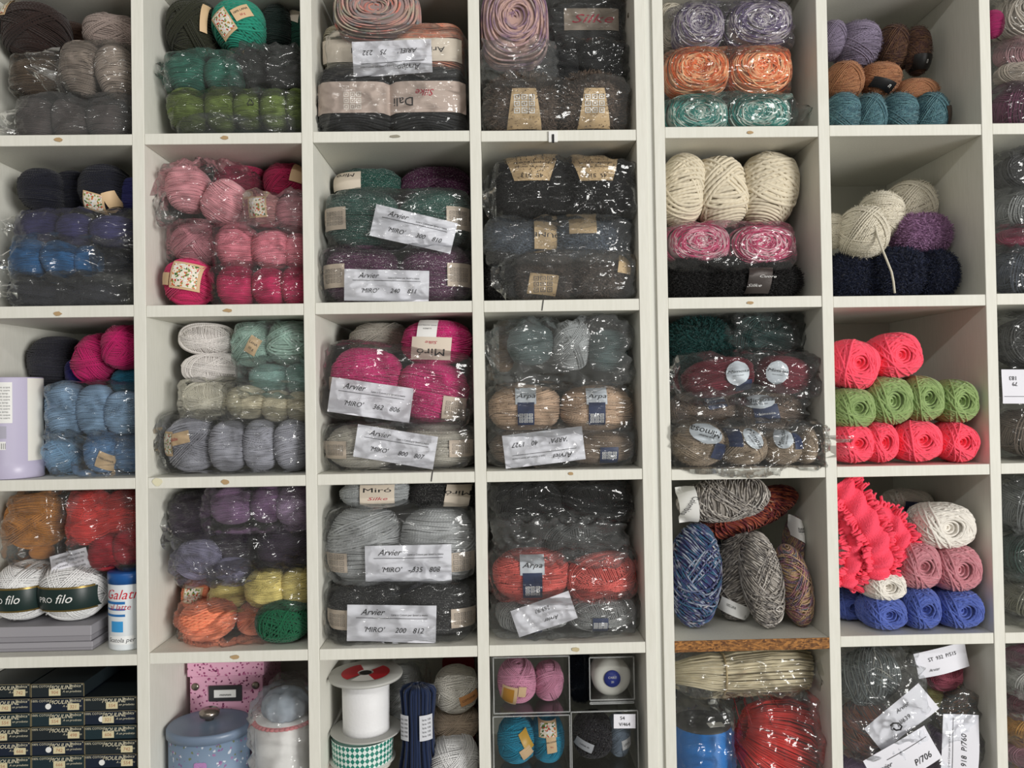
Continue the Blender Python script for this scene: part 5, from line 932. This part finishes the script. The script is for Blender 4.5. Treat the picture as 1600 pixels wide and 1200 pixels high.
# ---- column 5, row 5: raffia
zf = floor_z(1150, 1100)
def bundle(path, rad, n, rs, mat, name, lab, cat, flat=1.0, seed=1, jit=.0012):
    pts = [P(x, y, Y) for x, y, Y in path]; base = sum(pts, Vector())/len(pts); R = random.Random(seed); mb = MB()
    for k in range(n):
        a = 2*math.pi*R.random(); q = math.sqrt(R.uniform(.35, 1)); u, v = math.cos(a)*q, math.sin(a)*q; pt = []
        for i, p in enumerate(pts):
            d = (pts[min(i+1, len(pts)-1)]-pts[max(i-1, 0)]).normalized(); sd = d.cross(Vector((0, 1, 0))).normalized(); pt.append(p-base+sd*u*rad[i]+Vector((0, v*rad[i]*flat, 0))+Vector((R.uniform(-1, 1), R.uniform(-1, 1), R.uniform(-1, 1)))*jit)
        mb.tube(pt, rs, 4)
    o = obj(name, mb.mesh(name, True), mat); o.location = base; return tag(o, lab, cat)
rb = bundle([(1052, 1052, .1), (1080, 1050, .09), (1110, 1050, .085), (1128, 1051, .085), (1150, 1049, .085), (1200, 1045, .085), (1240, 1044, .085), (1262, 1046, .085)], [.02, .028, .036, .037, .042, .045, .044, .038], 320, .0017, plain((214, 202, 172), .6), 'raffia_bundle', 'natural cream raffia bundle tied near one end', 'raffia', .8, 2)
tie = obj('raffia_tie', MB().tube([Vector((.0, -.031*math.cos(a), .04*math.sin(a))) for a in [2*math.pi*k/24 for k in range(24)]], .0022, 5, True).mesh('raffia_tie', True), plain((180, 160, 120), .6), rb); tie.location = P(1129, 1051, .085)-rb.location
bag(1052, 1016, 1276, 1086, 'clear bag around the cream raffia bundle', FILM, Yf=.03, Yb=.15, amp=.007, p=3.5, tails='R')
t = empty('cord_spool', (P(1096, 1100, .1).x, .1, zf)); tag(t, 'blue cord spool with black end disc under the raffia', 'cord spool'); s = S(.1); zt = P(1096, 1128, .1).z-zf; mb = MB(); n_ = 56
for i in range(n_): z = .004+(zt-.006)*i/(n_-1); mb.lathe([(43*s, z-.0022), (43.6*s+.0012, z), (43*s, z+.0022)], 36)
obj('blue_winding', mb.mesh('blue_winding', True), plain((20, 112, 186), .4), t); ed = obj('end_disc', MB().lathe([(13*s, zt+.001), (44*s, zt-.002), (44*s, zt+.0015), (13*s, zt+.0035), (12*s, zt-.02)], 40).mesh('end_disc', True), plain((58, 58, 56), .5), t)
st = obj('barcode_sticker', MB().box((.004, -.036, zt+.0035), (.036, -.016, zt+.0042)).mesh('barcode_sticker'), plain((206, 204, 196), .6), ed); st.rotation_euler = (0, 0, .1)
bag(1052, 1098, 1144, 1276, 'thin clear bag over the blue cord spool', film(.05), f=1, Yf=.02, Yb=.2, amp=.007)
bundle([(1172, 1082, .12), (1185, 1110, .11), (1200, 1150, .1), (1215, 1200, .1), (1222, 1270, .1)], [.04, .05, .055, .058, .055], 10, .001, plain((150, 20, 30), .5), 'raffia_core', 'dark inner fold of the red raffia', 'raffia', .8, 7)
bundle([(1160, 1140, .12), (1178, 1146, .12), (1206, 1156, .12), (1234, 1168, .12), (1254, 1178, .12)], [.05, .075, .095, .1, .095], 520, .002, plain((214, 44, 36), .55), 'raffia_bundle', 'bright red raffia bundle folded into a bag', 'raffia', .7, 3)
bag(1154, 1084, 1284, 1276, 'clear bag around the red raffia', film(.06), f=1, Yf=.012, Yb=.22, amp=.011)
# ---- column 6, row 5
hank(1356, 1056, 78, 100, yarn((72, 86, 90), ramp=[(60, 74, 80), (110, 118, 116), (44, 56, 62), (140, 140, 130)], freq=.02), 'dark teal and grey loose hank in a bag', 70, .09, dr=36)
hank(1350, 1132, 72, 90, yarn((96, 44, 56), ramp=[(110, 40, 52), (60, 56, 84), (170, 90, 60), (50, 76, 80), (130, 50, 70)], freq=.02), 'dark red and teal multicoloured hank in a bag', 50, .09, dr=34)
bag(1314, 1016, 1440, 1182, 'crumpled clear bag of two dark hanks', film(.1), Yf=.02, Yb=.2, amp=.013)
ball(1484, 1046, 84, 58, yarn((196, 96, 118)), 'rose pink yarn behind a white card', 'crossw', Y=.12); card(1472, 1032, 84, 40, -12, .045, 'white card ST 932 P/515 on the pink yarn', [('ST  932  P/515', .02, .15, .2, INK, 0, 0), ('Arvier', -.2, -.25, .16, INK, 0, .4)])
hank(1500, 1112, 56, 74, yarn((110, 60, 84), ramp=[(120, 40, 76), (40, 96, 104), (170, 120, 80), (90, 50, 90)], freq=.02), 'plum and teal hank under a vertical card', 20, .1, dr=30)
ball(1456, 1090, 34, 50, yarn((214, 208, 130)), 'pale yellow fluffy yarn between the cards', 'mohair', Y=.12); ball(1446, 1166, 60, 60, yarn((140, 122, 152)), 'dusty lilac yarn under the lower cards', 'crossw', Y=.12); ball(1345, 1200, 70, 50, yarn((138, 124, 150)), 'lilac yarn at the bottom behind the card', 'crossw', Y=.12)
ball(1420, 1240, 190, 66, yarn((110, 100, 110)), 'grey mauve yarn at the bottom of the cell', 'crossw', Y=.13, f=1)
card(1408, 1122, 112, 50, -38, .03, 'white card slanting steeply over the dark hanks', [('C  pl/639', -.05, -.1, .2, INK, 0, .2), ('Arvier', .1, .25, .18, INK, 0, .4)]); card(1410, 1186, 112, 56, -28, .02, 'white card slanting at the bottom, reading 706', [('P/706', .25, -.25, .24, INK, 0, .2), ('Arvier', -.3, .05, .2, INK, 0, .4)], lines=[(-.2, .45, .2)])
card(1500, 1172, 110, 58, -86, .025, 'white card standing vertically, reading 918 P/760', [('918  P/760', .0, -.1, .2, INK, 0, .2), ('Lane e Cotoni per lavori a mano', 0, .3, .07, INK, 0, 0)], lines=[(-.45, .45, .2)])
bag(1430, 1070, 1546, 1274, 'clear bag around the plum hank and cards', film(.08), f=1, Yf=.03, Yb=.22, amp=.011)
tag(obj('black_hook', MB().tube([P(x, y, .015) for x, y in [(1391, 1134), (1396, 1130), (1404, 1130), (1409, 1135), (1407, 1140), (1400, 1141), (1396, 1138)]], .0018, 6).mesh('black_hook', True), INK), 'small black hook on the slanting card', 'hook')
# ---- column 7, row 5
for (cy, h_, c_, lab, f_) in [(1022, 32, (130, 60, 90), 'mauve yarn in film under the shelf', 0), (1060, 44, (200, 198, 194), 'white yarn in crumpled bag', 0), (1096, 40, (110, 36, 60), 'maroon yarn in clear bag', 0), (1134, 46, (214, 150, 60), 'orange yellow yarn in clear bag', 0), (1176, 40, (190, 130, 150), 'pink yarn in clear bag near the bottom', 0), (1232, 80, (60, 100, 116), 'teal yarn in clear bag, lowest', 1)]:
    ball(1632, cy, 124, h_, yarn(c_), lab, 'crossw', Y=.1, f=f_); bag(1574, cy-h_/2-1, 1704, cy+h_/2+1, 'film around the '+lab.split(' in ')[0], film(.08), Yf=.012, Yb=.22, f=f_, amp=.011)

# ================================================================== settle: nothing runs through a board or deep into its neighbour
CELLS_X = ((-1.0135, -.6963), (-.673, -.3692), (-.3476, -.0414), (-.0193, .2867), (.3434, .6489), (.6711, .9772), (.9992, 1.3045))
def cell_box(p):
    ci = min(range(7), key=lambda i: abs(p.x-sum(CELLS_X[i])/2)); fl = F1 if ci < 4 else F2; z = p.z-EYE
    r = min(range(6), key=lambda i: abs(z-(fl[i][1]+fl[i+1][0])/2))
    return ci, r, Vector((CELLS_X[ci][0]+.001, -.2, EYE+fl[r+1][0]+.0015)), Vector((CELLS_X[ci][1]-.001, DEPTH-.002, EYE+fl[r][1]-.0015))
bpy.context.view_layer.update()
EXT = {}
def extents(o):                                             # half size of the turned ball in the world, loose fibres left out
    k = o.data.name
    if k not in EXT:
        v = np.empty(len(o.data.vertices)*3, dtype=np.float32); o.data.vertices.foreach_get('co', v); v = v.reshape(-1, 3)
        EXT[k] = np.percentile(np.abs(v), 98.5 if k.startswith(('fuzzy', 'mohair')) else 100, axis=0)
    e = EXT[k]*np.array(o.scale); a = o.rotation_euler.y; c, s_ = abs(math.cos(a)), abs(math.sin(a))
    return np.array([math.hypot(e[0]*c, e[2]*s_), e[1], math.hypot(e[0]*s_, e[2]*c)])
def squeeze(o, axis, k):                                    # axis in the world; the ball's own axis that lies nearest to it
    turned = abs(math.sin(o.rotation_euler.y)) > .7071
    i = 1 if axis == 1 else ((2 if axis == 0 else 0) if turned else axis); o.scale[i] *= k
def fit(o, lo, hi):
    e = extents(o)
    for i in range(3):
        l, h = max(o.location[i]-e[i], lo[i]), min(o.location[i]+e[i], hi[i])
        if h-l < 2*e[i]-1e-5: squeeze(o, i, max(.3, (h-l)/(2*e[i]))); o.location[i] = (l+h)/2
HOME = {}
def soft(o): return .84 if o.data.name.startswith('fuzzy') else .9 if o.data.name.startswith(('mohair', 'hank')) else .95     # pressed wool gives before it moves
for o in BALLS:
    box = None
    for lo, hi in BOXES:
        if all(lo[i]-.004 < o.location[i] < hi[i]+.004 for i in range(3)): box = (lo, hi)
    ci, r, lo, hi = cell_box(o.location); HOME[o.name] = (ci, r, *(box or (lo, hi)), box is not None)
CAMP = Vector((0, -D0, EYE)); shrunk = {o.name: np.ones(3) for o in BALLS}; pushed = {o.name: 0. for o in BALLS}
bycell = {}
for o in BALLS: bycell.setdefault(HOME[o.name][:2], []).append(o)
for it in range(10):
    for o in BALLS: fit(o, HOME[o.name][2], HOME[o.name][3])
    for lst in bycell.values():
        for i, a in enumerate(lst):
            for b in lst[i+1:]:
                ea, eb = extents(a)*soft(a), extents(b)*soft(b); d = np.array(b.location-a.location); dist = float(np.linalg.norm(d))
                if dist < 1e-4 or (np.abs(d) > ea+eb).any(): continue
                u = d/dist; over = 1/np.linalg.norm(u/ea)+1/np.linalg.norm(u/eb)-dist-.004
                if over <= 0: continue
                ax = int(np.argmax(np.abs(u)*np.array([1, .8, 1]))); k = 1-min(.035, .5*over/(ea[ax]+eb[ax])/max(abs(u[ax]), .4)*2)
                for q in (a, b):
                    if shrunk[q.name][ax]*k > .9: shrunk[q.name][ax] *= k; squeeze(q, ax, k)
                back = b if b.location.y >= a.location.y else a
                step = min(over*.3, .004)
                if pushed[back.name] < .035 and not HOME[back.name][4] and abs(d[1]) > .004:   # away from the viewer along its line of sight, growing with distance
                    pushed[back.name] += step; f_ = 1+step/(back.location.y+D0); back.location = CAMP+(back.location-CAMP)*f_; back.scale = Vector(back.scale)*f_
for o in BALLS:
    fit(o, HOME[o.name][2], HOME[o.name][3])
    if o.name in FLOORED: o.location.z = HOME[o.name][2][2]+extents(o)[2]
def press(o, root):                                         # film, raffia and knitting give way where they meet a board
    ci, r, lo, hi = cell_box(root.matrix_world.translation); M = o.matrix_world; Mi = M.inverted()
    for v in o.data.vertices:
        w_ = M @ v.co
        if w_.y > -.0015:
            n_ = Vector((min(max(w_.x, lo.x), hi.x), min(w_.y, hi.y), min(max(w_.z, lo.z), hi.z)))
            if (n_-w_).length > 1e-6: v.co = Mi @ n_
bpy.context.view_layer.update()
for o in list(bpy.data.objects):
    if o.parent is None and o.type == 'MESH' and o.name.split('.')[0] in ('plastic_bag', 'raffia_bundle', 'raffia_core'): press(o, o)
    if o.name.startswith('ruffle_scarf'):
        for c in o.children: press(c, o)
    if o.name.startswith('printed_card') and o.parent is None:      # cards stand on the board, not in it
        ci, r, lo, hi = cell_box(o.matrix_world.translation); low = min((o.matrix_world @ v.co).z for v in o.data.vertices)
        if low < lo.z and o.location.y > 0: o.location.z += lo.z-low
